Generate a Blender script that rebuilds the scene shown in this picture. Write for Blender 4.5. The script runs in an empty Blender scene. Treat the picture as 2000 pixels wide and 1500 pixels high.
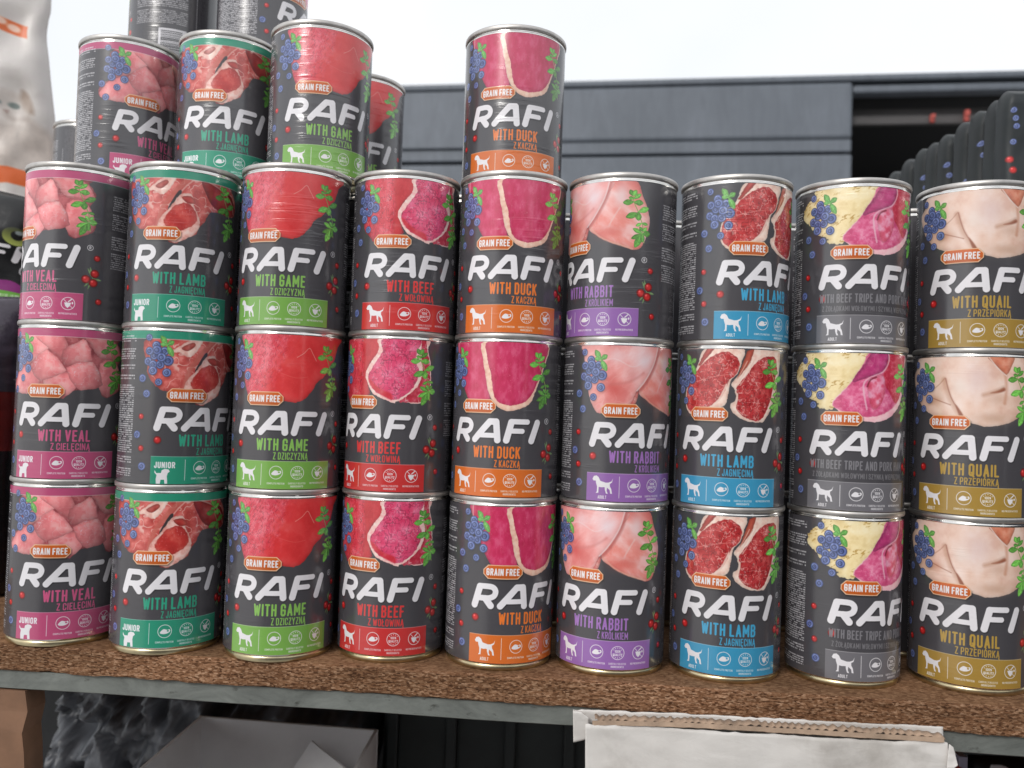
import bpy, bmesh, math, random
import numpy as np
from mathutils import Vector, Matrix

random.seed(7)
R = math.radians
SC = bpy.context.scene
COL = SC.collection

# ------------------------------------------------------------------ camera
CAM_Z = 0.1754
F_PX, PITCH, YAW, ROLL = 1703.9, 0.0264, -0.0499, 0.0348
cy_, sy_, cp_, sp_ = math.cos(YAW), math.sin(YAW), math.cos(PITCH), math.sin(PITCH)
FWD = Vector((sy_ * cp_, cy_ * cp_, sp_))
RT0 = Vector((cy_, -sy_, 0))
UP0 = RT0.cross(FWD)
RT = RT0 * math.cos(ROLL) + UP0 * math.sin(ROLL)
UP = UP0 * math.cos(ROLL) - RT0 * math.sin(ROLL)
EYE = Vector((0, 0, CAM_Z))
cam = bpy.data.cameras.new('camera')
camo = bpy.data.objects.new('camera', cam)
COL.objects.link(camo)
camo.matrix_world = Matrix((
    (RT.x, UP.x, -FWD.x, EYE.x), (RT.y, UP.y, -FWD.y, EYE.y), (RT.z, UP.z, -FWD.z, EYE.z), (0, 0, 0, 1)))
cam.sensor_width = 36.0
cam.lens = 36.0 * F_PX / 2000.0
cam.clip_start = 0.02
cam.clip_end = 500
cam.dof.use_dof = True
cam.dof.focus_distance = 0.595
cam.dof.aperture_fstop = 8.0
SC.camera = camo


def at(px, py, Y):
    """the world point seen at a photograph pixel, at distance Y in front of the lens"""
    d = FWD + RT * ((px - 1000) / F_PX) - UP * ((py - 750) / F_PX)
    return EYE + d * (Y / d.y)


# ------------------------------------------------------------------ sky, sun, exposure
SUN_EL, SUN_AZ = R(33), R(208)          # azimuth from +Y clockwise: behind the camera, to its left
world = bpy.data.worlds.new('World')
SC.world = world
world.use_nodes = True
wt = world.node_tree
wt.nodes.clear()
wo = wt.nodes.new('ShaderNodeOutputWorld')
wb = wt.nodes.new('ShaderNodeBackground')
ws = wt.nodes.new('ShaderNodeTexSky')
ws.sky_type = 'NISHITA'
ws.sun_disc = False
ws.sun_elevation = SUN_EL
ws.sun_rotation = SUN_AZ
wm = wt.nodes.new('ShaderNodeMix')
wm.data_type = 'RGBA'
wm.inputs[0].default_value = 0.86
wc = wt.nodes.new('ShaderNodeTexCoord')
wn = wt.nodes.new('ShaderNodeTexNoise')
wn.inputs['Scale'].default_value = 2.2
wn.inputs['Detail'].default_value = 4
wr = wt.nodes.new('ShaderNodeValToRGB')
wr.color_ramp.elements[0].position = 0.30
wr.color_ramp.elements[0].color = (0.84, 0.87, 0.90, 1)
wr.color_ramp.elements[1].position = 0.70
wr.color_ramp.elements[1].color = (1, 1, 1, 1)
wv = wt.nodes.new('ShaderNodeVectorMath')
wv.operation = 'SCALE'
wv.inputs['Scale'].default_value = 10.3
wt.links.new(wc.outputs['Generated'], wn.inputs['Vector'])
wt.links.new(wn.outputs['Fac'], wr.inputs['Fac'])
wt.links.new(wr.outputs['Color'], wv.inputs[0])
wt.links.new(ws.outputs['Color'], wm.inputs[6])
wt.links.new(wv.outputs['Vector'], wm.inputs[7])
wt.links.new(wm.outputs[2], wb.inputs['Color'])
wb.inputs['Strength'].default_value = 0.1
wt.links.new(wb.outputs[0], wo.inputs[0])

sun = bpy.data.lights.new('sun', 'SUN')
sun.energy = 1.4
sun.angle = R(18)
sun.color = (1.0, 0.97, 0.93)
suno = bpy.data.objects.new('sun', sun)
COL.objects.link(suno)
sd = Vector((math.sin(SUN_AZ) * math.cos(SUN_EL), math.cos(SUN_AZ) * math.cos(SUN_EL), math.sin(SUN_EL)))
suno.rotation_euler = sd.to_track_quat('Z', 'Y').to_euler()

SC.view_settings.view_transform = 'Standard'
SC.view_settings.look = 'None'
SC.view_settings.exposure = 0.22
SC.view_settings.gamma = 1.0
SC.view_settings.use_curve_mapping = False
SC.render.engine = 'CYCLES'
SC.cycles.max_bounces = 8


# ------------------------------------------------------------------ object helpers
def tag(o, label=None, cat=None, group=None, kind=None):
    if label: o['label'] = label
    if cat: o['category'] = cat
    if group: o['group'] = group
    if kind: o['kind'] = kind
    return o


def empty(name, loc=(0, 0, 0), rz=0.0):
    o = bpy.data.objects.new(name, None)
    o.empty_display_size = 0.02
    COL.objects.link(o)
    o.location = loc
    o.rotation_euler = (0, 0, rz)
    return o


def link_mesh(name, me, mat=None, parent=None, loc=(0, 0, 0), smooth=False):
    if mat is not None and len(me.materials) == 0:
        for m in (mat if isinstance(mat, (list, tuple)) else [mat]):
            me.materials.append(m)
    if smooth:
        for p in me.polygons:
            p.use_smooth = True
    o = bpy.data.objects.new(name, me)
    COL.objects.link(o)
    o.location = loc
    if parent is not None:
        o.parent = parent
    return o


def mesh_from(name, verts, faces, uvs=None):
    me = bpy.data.meshes.new(name)
    me.from_pydata([tuple(v) for v in verts], [], faces)
    if uvs is not None:
        ul = me.uv_layers.new(name='UVMap')
        for lp in me.loops:
            ul.data[lp.index].uv = uvs[lp.vertex_index]
    me.update()
    return me


def box_bm(bm, lo, hi, bev=0.0, seg=2):
    r = bmesh.ops.create_cube(bm, size=1.0)
    vs = r['verts']
    for v in vs:
        for i in range(3):
            v.co[i] = lo[i] if v.co[i] < 0 else hi[i]
    if bev > 0:
        es = list({e for v in vs for e in v.link_edges})
        bmesh.ops.bevel(bm, geom=es, offset=bev, segments=seg, profile=0.5, affect='EDGES')


def box_obj(name, lo, hi, mat, parent=None, bev=0.0):
    bm = bmesh.new()
    box_bm(bm, lo, hi, bev)
    me = bpy.data.meshes.new(name)
    bm.to_mesh(me)
    bm.free()
    return link_mesh(name, me, mat, parent, smooth=False)


def lathe(name, prof, n=72, closed_loop=False):
    vs, fs = [], []
    k = len(prof)
    for i in range(n):
        a = 2 * math.pi * i / n
        s, c = math.sin(a), -math.cos(a)
        for r, z in prof:
            vs.append((r * s, r * c, z))
    for i in range(n):
        j = (i + 1) % n
        for m in range(k if closed_loop else k - 1):
            m2 = (m + 1) % k
            fs.append((i * k + m, j * k + m, j * k + m2, i * k + m2))
    me = mesh_from(name, vs, fs)
    for p in me.polygons:
        p.use_smooth = True
    return me


# ------------------------------------------------------------------ material helpers
def new_mat(name):
    m = bpy.data.materials.new(name)
    m.use_nodes = True
    nt = m.node_tree
    b = nt.nodes['Principled BSDF']
    return m, nt, b


def noise_node(nt, scale, detail=5, rough=0.55, vec=None, dist=0.0):
    n = nt.nodes.new('ShaderNodeTexNoise')
    n.inputs['Scale'].default_value = scale
    n.inputs['Detail'].default_value = detail
    n.inputs['Roughness'].default_value = rough
    n.inputs['Distortion'].default_value = dist
    if vec is not None:
        nt.links.new(vec, n.inputs['Vector'])
    return n


def ramp(nt, fac, stops):
    r = nt.nodes.new('ShaderNodeValToRGB')
    el = r.color_ramp.elements
    while len(el) < len(stops):
        el.new(0.5)
    for e, (p, c) in zip(el, stops):
        e.position = p
        e.color = (c[0], c[1], c[2], 1)
    nt.links.new(fac, r.inputs['Fac'])
    return r


def mapped(nt, scale=(1, 1, 1), kind='Object', rand=False):
    tc = nt.nodes.new('ShaderNodeTexCoord')
    mp = nt.nodes.new('ShaderNodeMapping')
    mp.inputs['Scale'].default_value = scale
    nt.links.new(tc.outputs[kind], mp.inputs['Vector'])
    if rand:
        oi = nt.nodes.new('ShaderNodeObjectInfo')
        ml = nt.nodes.new('ShaderNodeMath')
        ml.operation = 'MULTIPLY'
        ml.inputs[1].default_value = 37.0
        nt.links.new(oi.outputs['Random'], ml.inputs[0])
        nt.links.new(ml.outputs[0], mp.inputs['Location'])
    return mp.outputs['Vector']


def bump(nt, b, height, strength, dist=0.001, prev=None):
    bn = nt.nodes.new('ShaderNodeBump')
    bn.inputs['Strength'].default_value = strength
    bn.inputs['Distance'].default_value = dist
    nt.links.new(height, bn.inputs['Height'])
    if prev is not None:
        nt.links.new(prev, bn.inputs['Normal'])
    nt.links.new(bn.outputs[0], b.inputs['Normal'])
    return bn.outputs[0]


def simple(name, col, rough=0.6, metal=0.0, nscale=None, var=0.15, bstr=0.0, bdist=0.001, stretch=(1, 1, 1), spec=0.5):
    m, nt, b = new_mat(name)
    b.inputs['Roughness'].default_value = rough
    b.inputs['Metallic'].default_value = metal
    b.inputs['Specular IOR Level'].default_value = spec
    if nscale:
        v = mapped(nt, stretch)
        n = noise_node(nt, nscale, vec=v)
        lo = [c * (1 - var) for c in col]
        hi = [min(1, c * (1 + var)) for c in col]
        rp = ramp(nt, n.outputs['Fac'], [(0.3, lo), (0.7, hi)])
        nt.links.new(rp.outputs[0], b.inputs['Base Color'])
        if bstr:
            bump(nt, b, n.outputs['Fac'], bstr, bdist)
    else:
        b.inputs['Base Color'].default_value = (*col, 1)
    return m


# ------------------------------------------------------------------ a small painter for printed paper
def _hash(xi, yi, seed):
    h = (xi.astype(np.int64) * 374761393 + yi.astype(np.int64) * 668265263 + seed * 974634777) & 0xffffffff
    h = ((h ^ (h >> 13)) * 1274126177) & 0xffffffff
    h = h ^ (h >> 16)
    return (h & 0xffffff).astype(np.float32) / np.float32(0xffffff)


def vnoise(x, y, seed=0):
    xf, yf = np.floor(x), np.floor(y)
    fx, fy = (x - xf).astype(np.float32), (y - yf).astype(np.float32)
    fx = fx * fx * (3 - 2 * fx)
    fy = fy * fy * (3 - 2 * fy)
    xi, yi = xf.astype(np.int64), yf.astype(np.int64)
    a, b_ = _hash(xi, yi, seed), _hash(xi + 1, yi, seed)
    c, d = _hash(xi, yi + 1, seed), _hash(xi + 1, yi + 1, seed)
    return (a + (b_ - a) * fx) * (1 - fy) + (c + (d - c) * fx) * fy


def fbm(x, y, seed=0, octv=4):
    s, a, t = 0, 0.5, 0
    for o in range(octv):
        s = s + a * vnoise(x, y, seed + 17 * o)
        t += a
        x, y, a = x * 2.03 + 5.1, y * 2.03 + 9.7, a * 0.5
    return s / t


def sstep(a, b_, x):
    t = np.clip((x - a) / (b_ - a), 0, 1)
    return t * t * (3 - 2 * t)


def rgb(*c):
    return np.array(c, np.float32) / 255.0


def catmull(pts, n=5, closed=True):
    out = []
    k = len(pts)
    p = np.array(pts, float)
    rng = range(k) if closed else range(k - 1)
    for i in rng:
        if closed:
            p0, p1, p2, p3 = p[i - 1], p[i], p[(i + 1) % k], p[(i + 2) % k]
        else:
            p0, p1, p2, p3 = p[max(i - 1, 0)], p[i], p[i + 1], p[min(i + 2, k - 1)]
        for j in range(n):
            t = j / n
            out.append(0.5 * ((2 * p1) + (-p0 + p2) * t + (2 * p0 - 5 * p1 + 4 * p2 - p3) * t * t + (-p0 + 3 * p1 - 3 * p2 + p3) * t ** 3))
    if not closed:
        out.append(p[-1])
    return np.array(out)


class Canvas:
    """paints in millimetres: u to the right from u0, v down from 0"""

    def __init__(s, u0, w, h, px, base):
        s.u0, s.px = u0, px
        s.W, s.H = int(round(w * px)), int(round(h * px))
        s.a = np.empty((s.H, s.W, 3), np.float32)
        s.a[:] = base

    def win(s, ua, va, ub, vb):
        i0, i1 = max(0, int((ua - s.u0) * s.px)), min(s.W, int((ub - s.u0) * s.px) + 2)
        j0, j1 = max(0, int(va * s.px)), min(s.H, int(vb * s.px) + 2)
        if i1 <= i0 or j1 <= j0:
            return None
        u = (np.arange(i0, i1, dtype=np.float32) + 0.5) / s.px + s.u0
        v = (np.arange(j0, j1, dtype=np.float32) + 0.5) / s.px
        U, V = np.meshgrid(u, v)
        return (slice(j0, j1), slice(i0, i1)), U, V

    def put(s, sl, col, al):
        al = np.clip(al, 0, 1)[..., None]
        s.a[sl] = s.a[sl] * (1 - al) + col * al

    def poly(s, pts, col, soft=0.22, smooth=0, al=1.0, wob=0.0, seed=1, pad=None):
        p = catmull(pts, smooth) if smooth else np.array(pts, float)
        pad = pad if pad is not None else soft + 0.5 + wob
        w = s.win(p[:, 0].min() - pad, p[:, 1].min() - pad, p[:, 0].max() + pad, p[:, 1].max() + pad)
        if w is None:
            return None
        sl, U, V = w
        X, Y = U, V
        if wob:
            X = U + (fbm(U / 1.7, V / 1.7, seed, 2) - 0.5) * 2 * wob
            Y = V + (fbm(U / 1.7 + 40, V / 1.7, seed + 3, 2) - 0.5) * 2 * wob
        d2 = np.full(U.shape, 1e9, np.float32)
        ins = np.zeros(U.shape, bool)
        q = np.roll(p, -1, 0)
        for (ax, ay), (bx, by) in zip(p, q):
            ex, ey = bx - ax, by - ay
            L = ex * ex + ey * ey + 1e-12
            t = np.clip(((X - ax) * ex + (Y - ay) * ey) / L, 0, 1)
            d2 = np.minimum(d2, (X - ax - t * ex) ** 2 + (Y - ay - t * ey) ** 2)
            if ay != by:
                c = (ay > Y) != (by > Y)
                ins ^= c & (X < (bx - ax) * (Y - ay) / (by - ay) + ax)
        d = np.sqrt(d2)
        d = np.where(ins, -d, d)
        m = np.clip(0.5 - d / soft, 0, 1) * al
        c = col(U, V, d) if callable(col) else col
        s.put(sl, c, m)
        return sl, U, V, d

    def line(s, pts, width, col, soft=0.18, al=1.0, smooth=0, taper=False):
        p = catmull(pts, smooth, False) if smooth else np.array(pts, float)
        r = width / 2
        w = s.win(p[:, 0].min() - r - soft, p[:, 1].min() - r - soft, p[:, 0].max() + r + soft, p[:, 1].max() + r + soft)
        if w is None:
            return
        sl, U, V = w
        d = np.full(U.shape, 1e9, np.float32)
        n = len(p) - 1
        for i in range(n):
            (ax, ay), (bx, by) = p[i], p[i + 1]
            ex, ey = bx - ax, by - ay
            L = ex * ex + ey * ey + 1e-12
            t = np.clip(((U - ax) * ex + (V - ay) * ey) / L, 0, 1)
            rr = r if not taper else r * (1 - 0.8 * (i + t) / n)
            d = np.minimum(d, np.sqrt((U - ax - t * ex) ** 2 + (V - ay - t * ey) ** 2) - rr)
        c = col(U, V, d) if callable(col) else col
        s.put(sl, c, np.clip(0.5 - d / soft, 0, 1) * al)

    def ell(s, u, v, ru, rv, ang, col, soft=0.2, al=1.0):
        r = max(ru, rv) + soft
        w = s.win(u - r, v - r, u + r, v + r)
        if w is None:
            return
        sl, U, V = w
        ca, sa = math.cos(ang), math.sin(ang)
        x, y = (U - u) * ca + (V - v) * sa, -(U - u) * sa + (V - v) * ca
        k = np.sqrt((x / ru) ** 2 + (y / rv) ** 2)
        d = (k - 1) * min(ru, rv)
        c = col(x / ru, y / rv, k) if callable(col) else col
        s.put(sl, c, np.clip(0.5 - d / soft, 0, 1) * al)

    def glow(s, u, v, ru, rv, col, al):
        w = s.win(u - 2 * ru, v - 2 * rv, u + 2 * ru, v + 2 * rv)
        if w is None:
            return
        sl, U, V = w
        s.put(sl, col, al * np.exp(-2.0 * (((U - u) / ru) ** 2 + ((V - v) / rv) ** 2)))

    def text(s, t, u, v, h, col, cw=0.27, sw=0.16, gap=0.10, align='r', al=1.0, fit=None):
        """capitals, v = baseline"""
        def adv(ch):
            if ch == ' ':
                return 0.22
            return FONT[ch][0] * cw + sw + gap
        tot = sum(adv(c) for c in t) - gap
        sx = h
        if fit:
            sx = fit / tot
        x = u - tot * sx if align == 'r' else (u - tot * sx / 2 if align == 'c' else u)
        for ch in t:
            if ch != ' ':
                gw, strokes = FONT[ch]
                for st in strokes:
                    pts = [(x + (px * gw * cw + sw / 2) * sx, v - (sw / 2 + py * (1 - sw)) * h) for px, py in st]
                    s.line(pts, sw * min(h, sx), col, soft=min(0.2, h * 0.1), al=al)
            x += adv(ch) * sx

    def micro(s, ua, va, ub, vb, rows, col, al=0.6, seed=3, vertical=False):
        w = s.win(ua, va, ub, vb)
        if w is None:
            return
        sl, U, V = w
        if vertical:
            U, V, va, vb = V, U, ua, ub
        step = (vb - va) / rows
        r = np.floor((V - va) / step)
        f = (V - va) / step - r
        rowm = ((f > 0.2) & (f < 0.74)).astype(np.float32)
        ch = _hash(np.floor(U / 0.27), r, seed)
        wd = _hash(np.floor(U / 2.1 + 0.37 * r), r, seed + 5)
        m = rowm * np.where(ch > 0.22, 0.55 + 0.45 * ch, 0.0) * (wd > 0.10)
        s.put(sl, col, m * al)

    def image(s, name):
        im = bpy.data.images.new(name, s.W, s.H, alpha=False)
        im.colorspace_settings.name = 'sRGB'
        buf = np.ones((s.H, s.W, 4), np.float32)
        g_ = s.a.mean(2, keepdims=True)
        buf[..., :3] = np.clip((g_ + (s.a - g_) * 0.90)[::-1], 0, 1)
        im.pixels.foreach_set(buf.ravel())
        im.update()
        im.pack()
        return im


_O = [(0.25, 1), (0.75, 1), (1, 0.88), (1, 0.12), (0.75, 0), (0.25, 0), (0, 0.12), (0, 0.88), (0.25, 1)]
FONT = {
    'A': (1.1, [[(0, 0), (0.5, 1), (1, 0)], [(0.18, 0.28), (0.82, 0.28)]]),
    'B': (1, [[(0, 0), (0, 1), (0.72, 1), (0.97, 0.87), (0.97, 0.66), (0.72, 0.53), (0, 0.53)], [(0.72, 0.53), (1, 0.4), (1, 0.14), (0.75, 0), (0, 0)]]),
    'C': (1, [[(1, 0.72), (1, 0.88), (0.75, 1), (0.25, 1), (0, 0.88), (0, 0.12), (0.25, 0), (0.75, 0), (1, 0.12), (1, 0.28)]]),
    'D': (1, [[(0, 0), (0, 1), (0.68, 1), (1, 0.85), (1, 0.15), (0.68, 0), (0, 0)]]),
    'E': (0.85, [[(1, 1), (0, 1), (0, 0), (1, 0)], [(0, 0.52), (0.85, 0.52)]]),
    'F': (0.82, [[(1, 1), (0, 1), (0, 0)], [(0, 0.5), (0.85, 0.5)]]),
    'G': (1, [[(1, 0.74), (1, 0.88), (0.75, 1), (0.25, 1), (0, 0.88), (0, 0.12), (0.25, 0), (0.75, 0), (1, 0.12), (1, 0.48), (0.55, 0.48)]]),
    'H': (1, [[(0, 0), (0, 1)], [(1, 0), (1, 1)], [(0, 0.52), (1, 0.52)]]),
    'I': (0.0, [[(0, 0), (0, 1)]]),
    'J': (0.8, [[(1, 1), (1, 0.12), (0.75, 0), (0.25, 0), (0, 0.12), (0, 0.25)]]),
    'K': (1, [[(0, 0), (0, 1)], [(1, 1), (0, 0.38)], [(0.35, 0.58), (1, 0)]]),
    'L': (0.85, [[(0, 1), (0, 0), (1, 0)]]),
    'M': (1.45, [[(0, 0), (0, 1), (0.5, 0.28), (1, 1), (1, 0)]]),
    'N': (1.05, [[(0, 0), (0, 1), (1, 0), (1, 1)]]),
    'O': (1, [_O]),
    'P': (1, [[(0, 0), (0, 1), (0.75, 1), (1, 0.87), (1, 0.58), (0.75, 0.45), (0, 0.45)]]),
    'Q': (1, [_O, [(0.6, 0.25), (1.05, -0.12)]]),
    'R': (1, [[(0, 0), (0, 1), (0.75, 1), (1, 0.87), (1, 0.6), (0.75, 0.48), (0, 0.48)], [(0.55, 0.48), (1, 0)]]),
    'S': (1, [[(1, 0.76), (1, 0.88), (0.75, 1), (0.25, 1), (0, 0.88), (0, 0.66), (0.25, 0.55), (0.75, 0.46), (1, 0.34), (1, 0.12), (0.75, 0), (0.25, 0), (0, 0.12), (0, 0.25)]]),
    'T': (1, [[(0, 1), (1, 1)], [(0.5, 1), (0.5, 0)]]),
    'U': (1, [[(0, 1), (0, 0.12), (0.25, 0), (0.75, 0), (1, 0.12), (1, 1)]]),
    'V': (1.1, [[(0, 1), (0.5, 0), (1, 1)]]),
    'W': (1.6, [[(0, 1), (0.24, 0), (0.5, 0.85), (0.76, 0), (1, 1)]]),
    'Y': (1.1, [[(0, 1), (0.5, 0.45), (1, 1)], [(0.5, 0.45), (0.5, 0)]]),
    'Z': (0.95, [[(0, 1), (1, 1), (0, 0), (1, 0)]]),
    '0': (1, [_O]), '1': (0.4, [[(0, 0.8), (1, 1), (1, 0)]]),
    '%': (1.3, [[(0.05, 0.75), (0.2, 0.95), (0.35, 0.75), (0.2, 0.55), (0.05, 0.75)], [(0.65, 0.25), (0.8, 0.45), (0.95, 0.25), (0.8, 0.05), (0.65, 0.25)], [(0.85, 1), (0.15, 0)]]),
}
_tail = [(1, 0), (0.82, -0.16), (1.08, -0.24)]
FONT['\u0104'] = (1.1, FONT['A'][1] + [_tail])
FONT['\u0118'] = (0.85, FONT['E'][1] + [[(0.8, 0), (0.62, -0.16), (0.9, -0.24)]])
FONT['\u0141'] = (0.85, FONT['L'][1] + [[(-0.3, 0.42), (0.55, 0.66)]])
FONT['\u00d3'] = (1, FONT['O'][1] + [[(0.4, 1.16), (0.7, 1.32)]])
FONT['\u017b'] = (0.95, FONT['Z'][1] + [[(0.48, 1.2), (0.52, 1.2)]])

WHITE = rgb(232, 229, 233)
DARK = rgb(74, 72, 76)


# ---- printed meat
def meat(lo, mid, hi, seed, sc=4.0, vein=0.0, vcol=(235, 170, 175), vsc=3.5, edge=0.35, glint=0.0, stretch=1.0, rot=0.0, wrk=0.0):
    up = lambda c_, k_: np.clip(rgb(*c_) * k_ + 0.02, 0, 1)
    lo, mid, hi, vcol = up(lo, 1.12) * 0.7 + up(mid, 1.08) * 0.3, up(mid, 1.09), up(hi, 1.05), rgb(*vcol)

    def f(U, V, d):
        ca, sa = math.cos(rot), math.sin(rot)
        X, Y = (U * ca + V * sa) / stretch, -U * sa + V * ca
        n = fbm(X / sc, Y / sc, seed, 5)
        n = np.clip((n - 0.5) * 1.9 + 0.5, 0, 1)[..., None]
        c = np.where(n < 0.5, lo + (mid - lo) * n * 2, mid + (hi - mid) * (n * 2 - 1))
        if vein:
            g = 1 - np.abs(2 * fbm(X / vsc + 0.5 * fbm(X / 5, Y / 5, seed + 33, 2), Y / vsc, seed + 50, 2) - 1)
            m = sstep(0.90, 0.975, g) * sstep(0.30, 0.5, fbm(X / 6, Y / 6, seed + 71, 2)) * vein
            c = c * (1 - m[..., None]) + vcol * m[..., None]
        if glint:
            g = sstep(0.66, 0.8, fbm(X / 0.9, Y / 1.4, seed + 90, 3)) * sstep(0.45, 0.7, fbm(X / 7, Y / 7, seed + 91, 2)) * glint
            c = c * (1 - g[..., None]) + rgb(245, 205, 215) * g[..., None]
        if wrk:
            g = 1 - np.abs(2 * fbm(X / (vsc * 0.8), Y / (vsc * 0.8), seed + 130, 2) - 1)
            c = c * (1 - wrk * sstep(0.86, 0.97, g))[..., None]
        e = edge * np.exp(np.minimum(d, 0) / 1.4)
        return c * (1 - e[..., None])
    return f


def art_veal(c):
    pk = dict(sc=5, vein=0.25, vcol=(240, 170, 170), edge=0.22)
    base = meat((120, 48, 54), (158, 70, 76), (190, 95, 100), 3, **pk)
    c.poly([(-33, 4), (-35.7, 27), (-44, 33), (-46, 40.5), (-40.9, 44.5), (-29, 45.2), (-22, 45.9), (-1.5, 48.4), (0.5, 48), (6, 43), (14, 41.7), (22, 39.4), (24.7, 45.8), (29, 46.9), (34, 45), (41, 40), (40.5, 32.6), (37, 25), (40.7, 16), (36, 8), (33, 5)], base, smooth=4, wob=0.5)
    cub = [
        ([(-31, 5), (-22, 4), (-10, 13), (-24, 24), (-35, 27)], 5), ([(-23, 4), (-2, 4), (2, 18), (-1, 22), (-12, 13)], 6),
        ([(12, 5), (30, 5), (39, 14), (38, 19), (22, 19), (16, 10)], 7),
        ([(-45.5, 40), (-36, 29), (-24, 27), (-16, 36.5), (-23, 46), (-40, 44.5)], 11), ([(-14, 36), (-1, 30.5), (4, 32), (7.5, 41), (-1, 48), (-10, 46)], 12),
        ([(22.5, 23), (31, 20), (37, 24), (40.6, 33), (40, 40), (29, 46.8), (22.4, 40)], 13), ([(-2, 15), (8, 8.5), (12.4, 7), (17, 21), (2, 25.2), (-1, 24)], 14),
        ([(1, 27), (17.5, 22), (25, 38), (14.3, 41.7), (8, 41)], 15), ([(-24, 25), (-12.3, 14.5), (0, 27), (-0.8, 30.5), (-16, 36.8), (-23.6, 29)], 16)]
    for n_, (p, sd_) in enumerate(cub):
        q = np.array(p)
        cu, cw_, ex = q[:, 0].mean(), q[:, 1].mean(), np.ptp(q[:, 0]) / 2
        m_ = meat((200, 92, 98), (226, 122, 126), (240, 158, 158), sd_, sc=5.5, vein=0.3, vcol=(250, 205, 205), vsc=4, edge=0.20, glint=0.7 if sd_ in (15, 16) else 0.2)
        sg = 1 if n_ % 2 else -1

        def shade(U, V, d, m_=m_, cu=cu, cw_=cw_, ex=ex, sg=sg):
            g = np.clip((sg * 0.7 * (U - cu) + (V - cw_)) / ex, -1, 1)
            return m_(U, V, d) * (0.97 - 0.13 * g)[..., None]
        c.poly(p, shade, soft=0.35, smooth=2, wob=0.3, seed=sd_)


def art_lamb_junior(c):
    c.poly([(-38.8, 4), (-40, 24), (-39.4, 30.5), (-33, 38.2), (-25.6, 41.2), (-14.5, 41), (-7.2, 49), (-1.9, 50.2), (0.9, 47.3), (9.7, 43), (11.8, 38.3), (16.3, 32), (20.3, 25.5), (34.5, 26), (42, 24), (43, 14.6), (38, 8), (29, 3.5)],
           meat((150, 45, 42), (190, 72, 66), (222, 120, 112), 21, sc=4.5, vein=0.7, vcol=(240, 195, 185), vsc=5, edge=0.25, glint=0.3), smooth=4, wob=0.4)
    c.poly([(13, 5), (25, 7), (37.7, 11.6), (42.5, 22), (35, 25.6), (22, 22), (16, 14)], meat((120, 22, 24), (150, 34, 34), (180, 60, 55), 22, sc=6, edge=0.3), smooth=4, soft=0.6)
    c.line([(16, 4.5), (28, 9), (38, 16), (41, 23)], 1.1, rgb(220, 150, 140), smooth=4, al=0.8)
    c.poly([(-30, 15.5), (-21, 11), (-12, 5), (-4, 6), (-12, 17), (-20, 14)], meat((205, 140, 130), (228, 185, 172), (240, 210, 200), 23, sc=3, edge=0.1), smooth=4, soft=0.7, wob=0.5)
    c.poly([(-18, 11), (-11, 7), (-9, 9), (-14, 13)], meat((165, 50, 45), (185, 70, 62), (205, 90, 80), 25), smooth=3, soft=0.6)
    c.line([(5, 4), (-3, 13), (-12, 26), (-15, 38)], 3.2, rgb(205, 105, 92), smooth=4, al=0.75, soft=1.2)
    c.line([(9, 4), (2, 11), (-7, 24)], 1.0, rgb(235, 180, 168), smooth=4, al=0.7, soft=0.5)
    c.poly([(-8.6, 26), (-2.2, 14), (-0.2, 15.5), (-6, 25.3)], rgb(64, 56, 58), smooth=3, soft=0.6)
    c.poly([(2.5, 15.5), (-1.5, 17), (-8, 26.5), (-13.5, 33), (-15, 40), (-7, 48), (-1.9, 49.6), (9, 42.8), (12.5, 34), (8, 23), (6.5, 16)], meat((205, 120, 110), (228, 172, 160), (238, 200, 190), 26, sc=2.5, edge=0.15), smooth=4, soft=0.5, wob=0.4)
    c.poly([(-3.9, 24.2), (5.6, 22.5), (10.5, 33), (2, 40.5), (-7, 40), (-11.2, 35)], meat((160, 30, 28), (190, 45, 40), (212, 78, 68), 27, sc=5, edge=0.15, glint=0.3), smooth=4, soft=0.7, wob=0.4)
    c.poly([(0, 18), (6, 17), (9, 21), (4, 22)], meat((170, 40, 36), (195, 56, 50), (210, 80, 70), 28), smooth=3, soft=0.6)


def art_game(c):
    def col(U, V, d):
        a = meat((196, 34, 36), (212, 46, 48), (222, 62, 62), 31, sc=9, edge=0.2, vein=0.10, vcol=(235, 110, 110), vsc=2.2)(U, V, d)
        b = meat((190, 40, 60), (214, 74, 94), (232, 112, 130), 32, sc=5, vein=0.55, vcol=(244, 165, 178), vsc=3.0, edge=0.2, glint=0.25, stretch=0.6, rot=0.5, wrk=0.20)(U, V, d)
        k = 0.85 * sstep(5, -14, U + 0.35 * (V - 20) + (fbm(U / 3, V / 3, 7, 3) - 0.5) * 14)[..., None]
        return a * (1 - k) + b * k
    c.poly([(-29, -1), (-31, 10.6), (-30, 28), (-27.5, 37.3), (-23.8, 42.7), (-10, 44), (0.9, 44.7), (6.9, 45.6), (13.6, 43.8), (19.6, 37.3), (23, 31.7), (29, 27), (35, 19), (38.4, 15), (41.5, 6.5), (43, -1)], col, smooth=4, wob=0.35)
    c.line([(8.4, 15.1), (13, 12), (16.5, 8.4), (19, 12), (21.8, 16.8)], 0.5, rgb(240, 150, 140), al=0.75, smooth=3, soft=0.3)
    c.line([(-2, 26), (8, 29), (16, 28)], 0.35, rgb(235, 110, 105), al=0.5, smooth=3, soft=0.3)


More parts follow.
